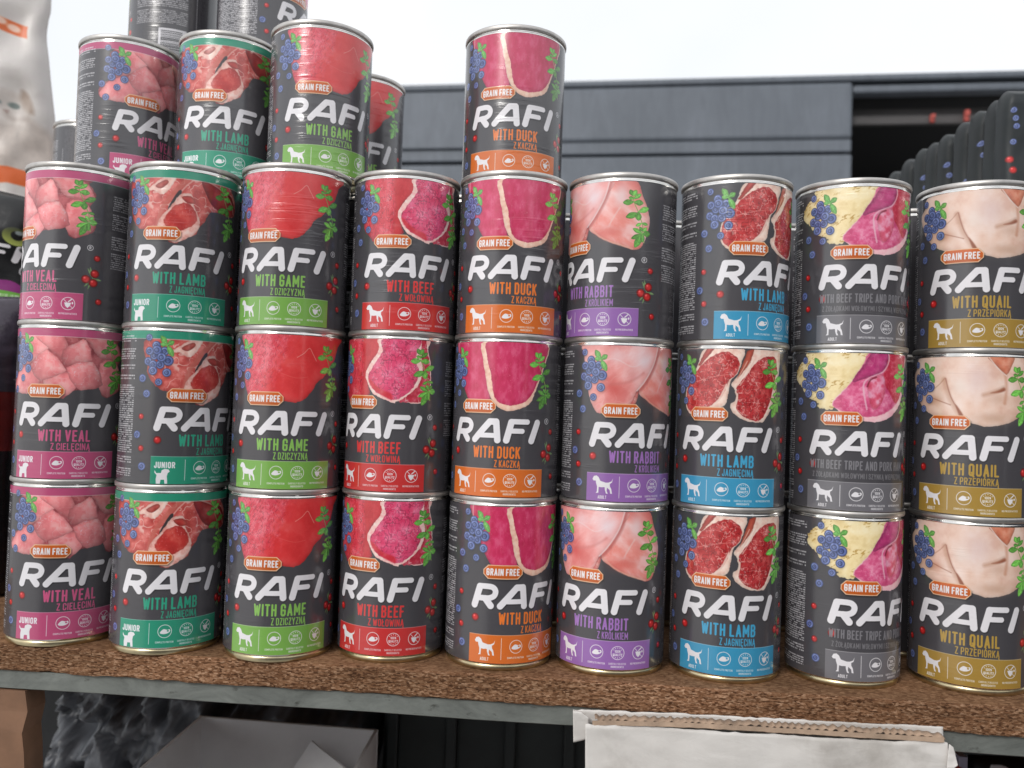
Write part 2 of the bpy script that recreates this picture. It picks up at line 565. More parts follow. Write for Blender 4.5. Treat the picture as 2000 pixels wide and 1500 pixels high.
def art_beef(c):
    c.poly([(-34, -1), (-35.6, 10.3), (-36.2, 32.9), (-30, 40), (-24.6, 44), (-6, 39), (-7.5, 30.6), (-7.6, 19.4), (2, 8), (2, -1)],
           meat((178, 30, 46), (202, 48, 64), (218, 76, 92), 41, sc=6, wrk=0.20, vein=0.5, vcol=(246, 172, 180), vsc=3.0, glint=0.3, stretch=0.7), smooth=4, wob=0.3)
    c.poly([(-12, -1), (-11, 20), (-12, 38), (-6.5, 37.5), (-7.6, 19.4), (1, 8), (1.5, -1)], meat((170, 28, 36), (196, 44, 50), (205, 60, 64), 42, sc=8, edge=0.1), smooth=4, soft=1.5, al=0.85)
    c.poly([(1.5, -1), (0.5, 8), (-7.1, 18.6), (-9.4, 25), (-7, 31.4), (-2.2, 38), (5, 41), (12.5, 43.8), (15, 42.2), (24, 43.3), (30.6, 43.2), (35.9, 39.5), (38.5, 31.4), (37.4, 15), (35, 6), (34.5, -1)],
           meat((228, 150, 150), (238, 190, 182), (244, 214, 205), 43, sc=2, edge=0.05), smooth=4, wob=0.4)
    c.poly([(4, -1), (3, 9), (-3, 18.6), (-7.2, 25.5), (-5.2, 31), (-0.5, 36.6), (6, 39.2), (12, 41.6), (20, 38), (26, 31), (29, 22), (26, 13.6), (28, 6), (28.3, -1)],
           meat((196, 36, 78), (216, 64, 106), (232, 104, 142), 44, sc=6, wrk=0.22, vein=0.45, vcol=(246, 170, 190), vsc=2.8, glint=0.35, edge=0.1), smooth=4, soft=0.5, wob=0.5)
    c.poly([(-6.6, 27), (-4, 33), (4, 38.6), (11, 41.3), (10, 37), (2, 34)], meat((176, 26, 40), (200, 40, 56), (210, 66, 80), 46, sc=4, edge=0), smooth=4, soft=1.4)
    c.poly([(30.5, -1), (30, 7), (31.5, 22), (28.5, 31), (23, 37), (16, 42.6), (24, 42.6), (30.5, 42.4), (35.2, 38.8), (37.6, 31), (36.6, 15), (34, 5), (33.6, -1)],
           meat((165, 24, 44), (195, 44, 66), (216, 90, 110), 45, sc=2.6, vein=0.8, vcol=(244, 184, 190), vsc=4, edge=0.12), smooth=4, soft=0.5, wob=0.5)


def art_duck(c):
    m = meat((172, 26, 64), (192, 40, 84), (208, 70, 110), 51, sc=6, vein=0.22, vcol=(224, 120, 140), vsc=4, edge=0.18, stretch=0.5)
    c.poly([(-36, -1), (-36, 6), (-30.5, 20), (-27, 29), (-23, 36), (-18, 41), (-4, 41), (-6, 25), (-6, -1)], m, smooth=4, wob=0.25)
    c.line([(-35.4, -1), (-35.4, 6), (-33, 13)], 1.0, rgb(220, 150, 150), smooth=3, al=0.8)
    for x0 in (-23.5, 14, 24):
        c.line([(x0, 1), (x0 + 0.6, 12), (x0 - 0.3, 22)], 0.25, rgb(215, 110, 130), al=0.6, smooth=3, soft=0.3)
    c.poly([(-8.1, -1), (-9.6, 11.9), (-7.4, 22.7), (-6, 30.4), (-2.9, 38), (2.1, 44), (8.9, 46.3), (17.2, 44.5), (24.2, 40.3), (29.2, 29.1), (34.2, 16.5), (36.8, -1)],
           meat((205, 150, 128), (224, 180, 158), (234, 200, 180), 52, sc=2.2, edge=0.1), smooth=4, wob=0.3)
    c.poly([(-4.8, -1), (-6.3, 11.1), (-3.4, 22.6), (-1.3, 34.9), (2, 40.2), (9.5, 42.6), (16.3, 41.2), (22.5, 38), (28.2, 28.5), (33.4, 16), (36, -1)], meat((172, 26, 64), (192, 40, 84), (208, 70, 110), 53, sc=6, vein=0.2, vcol=(224, 120, 140), vsc=4, edge=0.12, stretch=0.5), smooth=4, soft=0.5, wob=0.4)
    for i in range(22):
        c.ell(-4 + 36 * random.random(), 3 + 34 * random.random(), 0.2, 0.2, 0, rgb(232, 150, 165), al=0.6)


def art_rabbit(c):
    m1 = meat((196, 96, 92), (222, 146, 142), (234, 190, 190), 61, sc=9, vein=0.15, vcol=(245, 225, 225), vsc=5, edge=0.15, stretch=1.8, rot=-0.7)
    m2 = meat((198, 88, 82), (220, 128, 118), (234, 180, 176), 62, sc=9, vein=0.15, vcol=(245, 225, 225), vsc=5, edge=0.18, stretch=1.6, rot=0.6)
    c.poly([(13.4, -1), (10.6, 11), (-1.2, 28.8), (5.2, 36.2), (14.7, 41.2), (23, 43.9), (31.6, 46.3), (37, 42.7), (41.5, 29.5), (40.6, 20.3), (36, 9), (30.7, -1)], m2, smooth=4, wob=0.25)
    c.glow(22, 10, 8, 12, rgb(236, 212, 214), 0.8)
    c.line([(21, 18), (16, 26), (14, 31)], 0.8, rgb(240, 210, 205), al=0.6, smooth=3, soft=0.8)
    c.line([(0, 30.5), (8, 37.5), (18, 42), (30, 45.5)], 1.2, rgb(232, 170, 150), al=0.7, smooth=3, soft=0.8)
    c.poly([(-8, 40), (-3, 31), (-1.4, 30.5), (-1.6, 34), (-4, 40)], meat((200, 80, 80), (215, 110, 105), (236, 190, 180), 64, sc=2), smooth=3, soft=0.4)
    c.poly([(-38.5, -1), (-40, 7.2), (-36.3, 28.7), (-33.7, 37.9), (-29.3, 44.8), (-23, 45.6), (-12, 42), (-6.5, 38.4), (-2.3, 29.6), (4, 22.5), (10.6, 10.9), (13.8, -1)], m1, smooth=4, wob=0.25)
    c.glow(2, 10, 9, 10, rgb(238, 214, 220), 0.85)
    c.glow(-16, 7, 10, 7, rgb(236, 205, 210), 0.6)
    c.glow(-18, 29, 10, 8, rgb(216, 84, 78), 0.8)
    c.glow(14, 34, 12, 6, rgb(212, 88, 78), 0.6)
    c.glow(-6, 20, 6, 8, rgb(216, 108, 104), 0.45)
    c.line([(-30, 12), (-18, 9), (-6, 14), (2, 10)], 0.5, rgb(242, 225, 228), al=0.5, smooth=4, soft=0.8)
    c.line([(14.6, 0), (11.6, 11), (5.0, 23), (-1.0, 30.2)], 2.2, rgb(178, 78, 74), al=0.6, smooth=4, soft=1.6)
    c.line([(-34, 22), (-22, 26), (-8, 24), (2, 18)], 1.6, rgb(206, 110, 106), al=0.45, smooth=4, soft=1.8)
    c.line([(13.4, 0), (10.2, 11), (3.6, 22.6), (-2.4, 29.8)], 0.9, rgb(240, 205, 205), al=0.8, smooth=4, soft=0.5)


def art_lamb(c):
    fat = dict(sc=2.2, edge=0.18)
    red = dict(sc=4.0, wrk=0.22, vein=0.75, vcol=(244, 172, 164), vsc=2.8, glint=0.55, edge=0.1)
    c.poly([(-15, -1), (-21.5, 10.3), (-25, 16.5), (-30.2, 23.5), (-32.6, 35), (-29.5, 42), (-23.8, 44.5), (-9.9, 40), (-5.5, 39.3), (-0.5, 35.6), (1.6, 21.3), (5.8, 16.3), (8.6, 7.8), (8.8, -1)], meat((212, 165, 150), (230, 196, 180), (240, 215, 202), 71, **fat), smooth=4, wob=0.4)
    c.poly([(-14.5, -1), (-8.8, -1), (-19.5, 11.5), (-21.3, 11)], meat((165, 45, 40), (190, 66, 58), (214, 100, 90), 72, sc=3, stretch=3, rot=-0.8), soft=0.6, wob=0.4)
    c.poly([(-20, 12.4), (-14, 7), (-7.2, 3.2), (-2, 2), (1.4, 2.7), (6.8, 8), (6.6, 13), (4.6, 17.1), (0.6, 21), (-3.4, 31), (-9.5, 37), (-17, 41), (-24, 43.4), (-30.9, 37.3), (-29.4, 24)], meat((150, 24, 26), (182, 40, 42), (208, 80, 78), 73, **red), smooth=4, soft=0.5, wob=0.5)
    c.line([(-28, 24), (-15, 20), (-3, 17.5), (3, 17)], 0.5, rgb(232, 140, 132), al=0.7, smooth=4, soft=0.4)
    c.line([(-1, 24), (-5, 33), (-10, 38.5)], 1.4, rgb(238, 205, 190), al=0.9, smooth=4, soft=0.6)
    c.poly([(8.6, 12), (12, 6), (16.6, -1), (37, -1), (38.2, 11.9), (35.4, 23.5), (31, 38), (27, 44.5), (23.4, 48), (13.2, 47.4), (5.5, 43.8), (1.6, 37.4), (5.2, 33.9), (4.2, 27), (2, 23.3), (6.2, 17.6)], meat((212, 165, 150), (230, 196, 180), (240, 215, 202), 74, **fat), smooth=4, wob=0.4)
    c.poly([(12, 1), (16.8, -1), (14, 9), (8, 17), (5.6, 20), (7.4, 14)], meat((175, 60, 45), (198, 84, 64), (220, 120, 100), 75, sc=3, stretch=3, rot=-1.1), soft=0.6, wob=0.3)
    c.poly([(9, 21), (15, 13), (19.4, 7.2), (27, 4.2), (33.6, 5), (35.4, 12), (32.4, 23.6), (29, 35.2), (22.7, 46.2), (16, 46.6), (9.5, 44), (5.8, 39.2), (6.8, 31.5), (5.4, 26.2)], meat((146, 22, 26), (180, 38, 42), (206, 80, 78), 76, **red), smooth=4, soft=0.5, wob=0.5)
    for x in (0, 2.2, 4.4):
        c.line([(12 + x, 8), (8 + x, 16), (3.5 + x, 24)], 0.7, rgb(236, 195, 180), al=0.65, smooth=3, soft=0.5)


def art_tripe(c):
    def tr(U, V, d):
        b = meat((198, 170, 112), (224, 202, 148), (238, 222, 180), 81, sc=6, edge=0.14)(U, V, d)
        n = fbm(U / 1.6 + 0.6 * V, V / 1.1, 83, 3)
        h = sstep(0.55, 0.72, n) * sstep(0.42, 0.6, fbm(U / 9, V / 7 + 3, 84, 2))
        return b * (1 - 0.75 * h[..., None]) + rgb(184, 138, 58) * 0.75 * h[..., None]
    c.poly([(-36, -1), (-38.2, 4.1), (-45, 7), (-49, 12.6), (-48, 18.7), (-42.2, 23), (-37.3, 29.3), (-29.6, 33), (-27, 37), (-20, 38), (-16, 35), (-11.4, 26), (-7, 20.1), (-1.5, 11.5), (2, 6.1), (8, -1)], tr, smooth=4, wob=1.0)
    hm = dict(sc=3.4, vein=0.35, vcol=(238, 160, 190), vsc=3.5, edge=0.08, glint=0.25)
    c.poly([(6, -1), (0.3, 6.8), (-8, 20.1), (-14, 27), (-18.6, 33.3), (-14.7, 38.5), (-8, 42), (0, 44.5), (10.4, 45), (20, 41.5), (28.5, 34), (33.5, 24), (35.5, 10), (35.5, -1)], meat((224, 150, 165), (236, 180, 186), (244, 205, 205), 85, sc=4, edge=0.05), smooth=4, wob=0.3)
    c.poly([(6, -1), (0.6, 6.8), (-7.6, 20.3), (-18, 33.3), (-14, 38), (-4, 41.5), (8, 41.5), (18, 38), (26, 32), (31, 24), (34, 10), (34.5, -1)], meat((176, 44, 92), (208, 78, 124), (230, 132, 166), 86, **hm), smooth=4, soft=0.9, wob=0.4)
    c.poly([(19, -1), (16, 9), (13, 17), (18, 24), (25, 32), (31, 24), (34, 10), (34.5, -1)], meat((165, 22, 46), (190, 38, 64), (212, 78, 100), 87, sc=2.6, vein=0.5, vcol=(240, 150, 150), vsc=2, edge=0.05), smooth=4, soft=0.9, wob=0.4)
    c.poly([(6.5, -1), (0.8, 7.5), (-6.6, 19), (2, 16.5), (13, 12), (16.8, 6), (17, -1)], meat((160, 32, 92), (186, 50, 112), (210, 90, 146), 88, sc=4, vein=0.25, vsc=3), smooth=4, soft=0.6, wob=0.4)
    c.line([(17.5, -1), (18, 5), (13.5, 12), (4, 16.5), (0.5, 22), (3, 37)], 1.1, rgb(240, 190, 205), al=0.75, smooth=4, soft=0.6)
    c.poly([(3, 19), (8, 15), (13, 13.5), (16, 22), (12, 34), (6, 36)], meat((190, 40, 70), (214, 84, 116), (234, 150, 180), 89, sc=3.5, edge=0.15), smooth=4, soft=0.8, wob=0.4)
    c.line([(3, 22), (5, 17.5), (9, 15.5)], 1.0, rgb(110, 20, 40), al=0.7, smooth=3, soft=0.6)


def art_quail(c):
    c.poly([(-32, -1), (-41, 7.3), (-45.5, 13), (-41, 24.5), (-36, 30.7), (-27.5, 37.4), (-16, 41), (-5, 42.2), (4.6, 44.6), (10.7, 45.6), (22.2, 43.4), (32.5, 38.3), (41.5, 31), (44, 18), (43, -1)],
           meat((196, 148, 128), (218, 184, 166), (232, 206, 194), 91, sc=10, vein=0.12, vcol=(244, 228, 220), vsc=3, edge=0.16), smooth=4, wob=0.2)
    c.glow(4, 14, 13, 14, rgb(230, 205, 205), 0.6)
    c.glow(-24, 29, 10, 5, rgb(206, 152, 122), 0.8)
    c.glow(-30, 20, 8, 8, rgb(236, 206, 190), 0.6)
    c.glow(14, 40, 14, 5, rgb(200, 158, 134), 0.7)
    c.glow(34, 24, 8, 12, rgb(222, 178, 152), 0.7)
    c.glow(-6, 20, 7, 9, rgb(240, 222, 212), 0.7)
    c.glow(16, 27, 9, 6, rgb(206, 160, 136), 0.5)
    br = rgb(140, 72, 48)
    c.line([(-16, 15), (-14, 22), (-11.5, 29), (-6, 38), (-3, 42)], 2.6, rgb(190, 134, 104), al=0.5, smooth=4, soft=2.4)
    c.line([(-15, 14.5), (-13, 22), (-10.5, 28.6), (-5, 38), (-2, 42)], 0.8, br, al=0.6, smooth=4, soft=0.8)
    c.poly([(-8.5, 31.5), (-4.5, 37), (-2.5, 42), (-5.6, 40)], rgb(150, 82, 56), smooth=3, soft=0.8, al=0.8)
    c.line([(-36, 24.8), (-28, 24), (-20, 19), (-15.5, 14)], 0.6, rgb(176, 122, 98), al=0.6, smooth=4, soft=0.7)
    c.line([(-27, 26.5), (-20, 29), (-11.5, 32)], 0.6, br, al=0.55, smooth=4, soft=0.7)
    c.poly([(12, 23.6), (16, 22), (20.2, 19.8), (21.2, 21.6), (17, 23.2)], rgb(136, 62, 40), smooth=3, soft=1.2, al=0.9)
    c.line([(8, 25), (14, 23), (20, 20)], 2.4, rgb(190, 136, 108), al=0.5, smooth=3, soft=2)
    c.line([(21, 11), (22, 20), (21, 30)], 2.0, rgb(200, 128, 96), al=0.5, smooth=4, soft=1.6)
    c.poly([(9.8, -1), (15.9, 6.5), (21.5, 11.5), (25.4, 5.3), (26.4, -1)], meat((186, 92, 66), (208, 120, 90), (222, 150, 122), 93, sc=4, edge=0.25), smooth=3, soft=0.5)
    c.line([(9.8, -1), (15.9, 7), (21.7, 12)], 0.7, rgb(240, 220, 212), al=0.8, smooth=3, soft=0.5)


# ---- printed fruit, herbs, badges
def berry(c, u, v, r=2.9, sq=1.0, seed=0):
    c.glow(u + 0.5, v + 1.1, r * 1.0, r * 1.0, rgb(20, 20, 26), 0.65)

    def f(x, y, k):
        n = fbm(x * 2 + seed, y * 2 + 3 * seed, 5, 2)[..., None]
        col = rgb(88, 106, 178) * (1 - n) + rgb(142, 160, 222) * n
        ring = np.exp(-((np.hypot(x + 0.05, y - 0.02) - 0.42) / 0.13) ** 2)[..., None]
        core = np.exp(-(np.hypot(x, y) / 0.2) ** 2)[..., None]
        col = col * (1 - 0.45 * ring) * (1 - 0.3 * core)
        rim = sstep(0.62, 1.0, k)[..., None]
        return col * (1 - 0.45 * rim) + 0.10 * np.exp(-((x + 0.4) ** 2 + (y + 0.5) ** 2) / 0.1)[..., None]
    r = r * 1.1
    c.ell(u, v, r * sq, r, 0, f, 0.25)


def redberry(c, u, v, r=2.1):
    c.glow(u + 0.4, v + 0.9, r, r, rgb(20, 18, 22), 0.6)

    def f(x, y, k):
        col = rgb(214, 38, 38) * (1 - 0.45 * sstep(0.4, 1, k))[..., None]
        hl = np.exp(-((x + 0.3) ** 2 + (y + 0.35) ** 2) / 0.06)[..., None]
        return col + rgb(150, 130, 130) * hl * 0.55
    c.ell(u, v, r, r, 0, f, 0.25)


def leaf(c, u0, v0, u1, v1, w, col):
    dx, dy = u1 - u0, v1 - v0
    L = math.hypot(dx, dy)
    nx, ny = -dy / L, dx / L
    P = [(u0, v0), (u0 + dx * .3 + nx * w * .8, v0 + dy * .3 + ny * w * .8), (u0 + dx * .65 + nx * w, v0 + dy * .65 + ny * w), (u1, v1),
         (u0 + dx * .65 - nx * w, v0 + dy * .65 - ny * w), (u0 + dx * .3 - nx * w * .8, v0 + dy * .3 - ny * w * .8)]

    def f(U, V, d):
        n = fbm(U / 1.2, V / 1.2, int(abs(u0 * 31 + v0 * 7)), 2)[..., None]
        return col * (0.78 + 0.42 * n) * (1 - 0.25 * np.exp(np.minimum(d, 0) / 0.35))[..., None]
    c.poly(P, f, 0.2, smooth=4)
    c.line([(u0, v0), (u0 + dx * .8, v0 + dy * .8)], 0.22, col * 1.35, al=0.6)


def fruit(c):
    for i, (u, v, r) in enumerate([(-39.7, 4.7, 2.2), (-34.4, 10, 2.7), (-35.6, 16.9, 2.8), (-28.8, 13.8, 2.8), (-33.9, 13.1, 3.1), (-39.1, 13.9, 2.6), (-39.8, 21.0, 2.7), (-36.3, 23.0, 2.7), (-31.4, 23.0, 2.7), (-26.2, 20.2, 3.2), (-30.7, 18.0, 3.0), (-36.2, 27.2, 2.9),
                                   (-26.8, 28.3, 2.7), (-31.9, 34.9, 2.3), (-43.5, 32.6, 2.6), (-39.9, 43.0, 2.5), (-46.0, 71, 2.5), (-41.2, 92.4, 2.6)]):
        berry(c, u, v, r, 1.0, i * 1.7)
    g = rgb(112, 184, 88)
    for a in ((-31.6, 3.2, 1.5), (-31.8, 9.0, 1.2), (-22.8, 6.6, 1.4)):
        leaf(c, -27.3, 9.5, a[0], a[1], a[2] * 1.25, g)
    leaf(c, -27.3, 9.5, -23.0, 17.4, 1.9, g)
    for u, v, r in [(-43.2, 58.6, 2.1), (-42.4, 80.2, 2.2), (-31.0, 74.2, 2.6), (43.3, 59.7, 2.2), (45.4, 90.2, 2.2)]:
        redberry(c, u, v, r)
    lg = rgb(120, 150, 100)
    for a in ((37.5, 67), (39, 66), (47, 75), (35.5, 80.5), (38, 82)):
        leaf(c, 41, 74, a[0], a[1], 0.8, lg)
    for u, v in ((42.2, 70.6), (36.6, 74.9), (41.4, 77.2)):
        redberry(c, u, v, 2.9)
    # thyme sprig
    st = [(29.5, 9), (30.2, 14.2), (32.5, 19), (34.4, 24), (36.6, 29.4), (36.8, 35), (38, 41)]
    c.line(st, 0.6, rgb(150, 170, 90), smooth=4)
    g2 = rgb(96, 164, 66)
    for u0, v0, u1, v1, w in [(29.5, 10, 27.6, 6.6, 1.3), (29.5, 10, 31.4, 6.6, 1.3), (29.8, 12, 34.2, 9.0, 1.2), (30, 14, 24.0, 14.6, 1.6), (30.2, 14.2, 35.6, 14.4, 1.6), (30, 12, 27.2, 11.2, 1.0),
                              (33.2, 20.5, 33.6, 25.5, 1.8), (33.6, 21.5, 26.4, 24.0, 1.7), (33.4, 20.5, 39.6, 18.0, 1.6), (36, 28, 32.5, 29.8, 0.9), (36, 28, 39.6, 28.6, 0.9),
                              (36.6, 35, 31, 32.4, 1.2), (36.8, 35, 41.4, 34.8, 1.7), (36.6, 35.5, 30.2, 38.2, 1.3), (36, 36, 32.2, 43.2, 1.8), (36.8, 35, 36.6, 40, 1.3), (36.6, 33.6, 39.2, 31.2, 1.0), (36.8, 33.6, 34.8, 31.0, 0.9)]:
        leaf(c, u0, v0, u0 + (u1 - u0) * 1.2, v0 + (v1 - v0) * 1.2, w * 1.2, g2 * (0.95 + 0.4 * random.random()))


def logo(c, s=1.0, du=0.0, v0=68.0, col=None, shadow=True):
    """the four slanted rounded capitals, baseline at v0"""
    k = lambda L: [(du + (x * 1.035 - 0.2) * s, v0 - y * s) for x, y in L]
    ST = [(k([(-30.5, 2.0), (-27.1, 14.3)]), 4.3), (k([(-27.1, 14.7), (-20.2, 14.7), (-17.6, 13.6), (-16.6, 11.3), (-17.6, 8.6), (-20.2, 7.2), (-23.0, 6.9), (-27.5, 6.9)]), 3.5), (k([(-23.2, 6.6), (-19.6, 2.0)]), 4.2),
          (k([(-13.4, 2.0), (-2.9, 14.2)]), 4.1), (k([(-2.7, 14.3), (1.3, 14.3)]), 4.1), (k([(1.4, 14.3), (2.5, 2.0)]), 4.1), (k([(-8.8, 5.0), (1.9, 5.0)]), 3.0),
          (k([(8.3, 2.0), (11.3, 14.3)]), 4.1), (k([(11.2, 14.7), (22.0, 14.7)]), 3.3), (k([(10.0, 8.4), (18.6, 8.4)]), 3.1), (k([(25.2, 2.0), (29.4, 14.3)]), 4.2)]
    if shadow:
        for p, w in ST:
            c.line([(x + 0.5, y + 0.7) for x, y in p], w * s, rgb(24, 22, 24), soft=1.4, al=0.5)
    for p, w in ST:
        c.line(p, (w + 0.3) * s, WHITE if col is None else col, soft=0.22, smooth=4 if len(p) > 3 else 0)


def badge(c):
    x0, x1, y0, y1, k = -26.2, 0.6, 38.8, 48.2, 3.2
    P = [(x0 + k, y0), (x1 - k, y0), (x1, y0 + k), (x1, y1 - k), (x1 - k, y1), (x0 + k, y1), (x0, y1 - k), (x0, y0 + k)]
    c.poly([(a + 0.4, b + 0.8) for a, b in P], rgb(25, 20, 20), soft=1.6, al=0.55)
    c.poly(P, rgb(238, 190, 150), soft=0.3)
    q = [((a - (x0 + x1) / 2) * 0.955 + (x0 + x1) / 2, (b - (y0 + y1) / 2) * 0.88 + (y0 + y1) / 2) for a, b in P]
    c.poly(q, lambda U, V, d: rgb(222, 100, 30) * (1 - 0.12 * np.clip((V - y0) / 9, 0, 1))[..., None], soft=0.3)
    c.text('GRAIN FREE', (x0 + x1) / 2, 45.9, 4.8, WHITE, cw=0.29, sw=0.19, gap=0.09, align='c', fit=22.6)


DOG = [(-30.6, 89.6), (-29.6, 87.6), (-27.8, 87.1), (-26.2, 88.2), (-25.0, 90.6), (-21.4, 91.6), (-19.6, 91.5), (-17.6, 90.6), (-16.6, 88.6), (-17.2, 91.3), (-18.6, 92.3), (-18.5, 94.0), (-17.6, 95.6), (-17.0, 98.8), (-18.2, 98.7), (-18.6, 96.4), (-20.4, 94.9), (-20.6, 97.0), (-19.8, 98.9), (-21.0, 98.8), (-21.8, 96.4), (-22.0, 94.6), (-24.4, 94.8), (-26.0, 94.6),
       (-26.2, 98.6), (-28.0, 98.8), (-27.2, 97.6), (-27.2, 94.4), (-28.0, 92.0), (-28.2, 90.6), (-29.8, 90.6)]
PUP = [(-31.5, 92.4), (-30.4, 94.4), (-27.6, 94.3), (-27.2, 92.4), (-25.4, 91.4), (-23.2, 91.8), (-22.4, 93.2), (-23.6, 94.4), (-24.0, 96.4), (-23.6, 101.4), (-25.2, 101.6), (-25.6, 98.8), (-27.6, 98.9), (-28.0, 101.6), (-30.4, 101.6), (-30.6, 98.4), (-30.2, 95.8), (-31.6, 94.0)]


def banner(c, col, junior):
    y0 = 85.2
    c.poly([(-34.8, y0), (35.6, y0), (35.6, 106), (-34.8, 106)], col, soft=0.2)
    c.poly([(-34.8, y0), (35.6, y0), (35.6, y0 + 0.35), (-34.8, y0 + 0.35)], WHITE, soft=0.2, al=0.45)
    if junior:
        c.text('JUNIOR', -32.4, 93.2, 4.3, WHITE, align='l', fit=13.6, cw=0.3, sw=0.19)
        c.poly([((a + 27) * 1.08 - 27, b + 2.2) for a, b in PUP], WHITE, soft=0.2)
    else:
        c.poly(DOG, WHITE, soft=0.2)
        c.text('ADULT', -23.6, 102.4, 2.2, WHITE, align='c', cw=0.3, sw=0.16)
    c.line([(-12.4, 87.4), (-12.4, 101.4)], 0.35, WHITE, al=0.9)
    for x in (-2.4, 11.6, 26.2):
        c.ell(x, 92.9, 4.5, 4.5, 0, WHITE, 0.2)
        c.ell(x, 92.9, 4.1, 4.1, 0, col, 0.2)
    c.poly([(-5.4, 93.6), (-3.2, 91.4), (-0.8, 92.0), (0.6, 91.6), (1.0, 93.2), (-1.4, 94.6), (-4.4, 94.6)], WHITE, soft=0.2, smooth=3)
    c.ell(-0.4, 92.7, 0.7, 0.5, 0, col, 0.2)
    c.text('100%', 11.6, 92.7, 1.7, WHITE, align='c', cw=0.34, sw=0.18, gap=0.1)
    c.text('QUALITY', 11.6, 94.9, 1.7, WHITE, align='c', fit=6.4, cw=0.34, sw=0.2, gap=0.1)
    for i in range(5):
        a = -0.9 + 0.45 * i
        for sg in (-1, 1):
            c.ell(11.6 + 3.3 * math.sin(a), 92.9 + sg * 3.3 * math.cos(a), 0.28, 0.28, 0, WHITE, 0.2)
    c.poly([(23.8, 92.2), (28.2, 92.2), (27.4, 94.6), (26, 96), (24.6, 94.6)], WHITE, soft=0.2)
    c.line([(26.4, 91.6), (28.4, 89.8)], 0.7, WHITE)
    c.ell(29, 92.4, 0.5, 0.8, 0, WHITE, 0.2)
    c.line([(23.1, 89.7), (29.3, 96.1)], 0.35, WHITE)
    for t, x, y in (('COMPLETE PROTEIN', -2.4, 100.9), ('CAREFULLY SELECTED', 11.6, 100.7), ('INGREDIENTS', 11.6, 102.7), ('NO PRESERVATIVES', 26.2, 100.6)):
        c.text(t, x, y, 1.35, WHITE, align='c', cw=0.36, sw=0.2, gap=0.12, fit=(8.6 if len(t) < 12 else 11.6), al=0.85)


def backtext(c):
    g = rgb(205, 203, 207)
    for a, b in ((3, 8), (12, 20), (23, 27), (30, 34), (37, 84), (86, 91), (94, 100)):
        c.micro(-92, a, -50.5, b, max(2, int((b - a) / 1.45)), g, 0.95, seed=int(a))
    for a, b in ((13, 24), (26, 38), (42, 52), (54, 66)):
        c.micro(53, a, 98, b, int((b - a) / 1.5), g, 0.85, seed=int(a) + 9)
    c.micro(105.5, 4, 106.4, 98, 1, g, 0.8, seed=4)
    c.micro(108, 4, 117.8, 98, 6, rgb(110, 108, 114), 0.7, seed=6, vertical=True)
    c.poly([(75, 70), (98, 70), (98, 98), (75, 98)], rgb(215, 213, 218), soft=0.2)
    v = 72.0
    rr = random.Random(5)
    while v < 96:
        w = rr.choice((0.3, 0.45, 0.7, 0.95))
        c.poly([(77, v), (94.5, v), (94.5, v + w), (77, v + w)], rgb(30, 30, 34), soft=0.12)
        v += w + rr.choice((0.35, 0.5, 0.8))


A_, E_, L_, O_, Z_ = '\u0104', '\u0118', '\u0141', '\u00d3', '\u017b'
FLAV = {
    'veal': dict(col=(198, 76, 122), junior=True, art=art_veal, t='WITH VEAL', p='Z CIEL%sCIN%s' % (E_, A_), w=34, w2=25),
    'lamb_junior': dict(col=(38, 152, 120), junior=True, art=art_lamb_junior, t='WITH LAMB', p='Z JAGNI%sCIN%s' % (E_, A_), w=35.5, w2=23.5),
    'game': dict(col=(122, 178, 74), junior=False, art=art_game, t='WITH GAME', p='Z DZICZYZN%s' % A_, w=35, w2=23),
    'beef': dict(col=(212, 48, 48), junior=False, art=art_beef, t='WITH BEEF', p='Z WO%sOWIN%s' % (L_, A_), w=33.5, w2=24.5),
    'duck': dict(col=(224, 108, 34), junior=False, art=art_duck, t='WITH DUCK', p='Z KACZK%s' % A_, w=33, w2=17.5),
    'rabbit': dict(col=(150, 100, 176), junior=False, art=art_rabbit, t='WITH RABBIT', p='Z KR%sLIKIEM' % O_, w=38, w2=20.5),
    'lamb': dict(col=(52, 152, 196), junior=False, art=art_lamb, t='WITH LAMB', p='Z JAGNI%sCIN%s' % (E_, A_), w=35.8, w2=23.7),
    'tripe': dict(col=(112, 110, 115), junior=False, art=art_tripe, t='WITH BEEF TRIPE AND PORK HAM', p='Z %sO%s%sDKAMI WO%sOWYMI I SZYNK%s WIEPRZOW%s' % (Z_, L_, A_, L_, A_, A_), w=66, w2=64),
    'quail': dict(col=(172, 136, 54), junior=False, art=art_quail, t='WITH QUAIL', p='Z PRZEPI%sRK%s' % (O_, A_), w=36, w2=26.5),
}


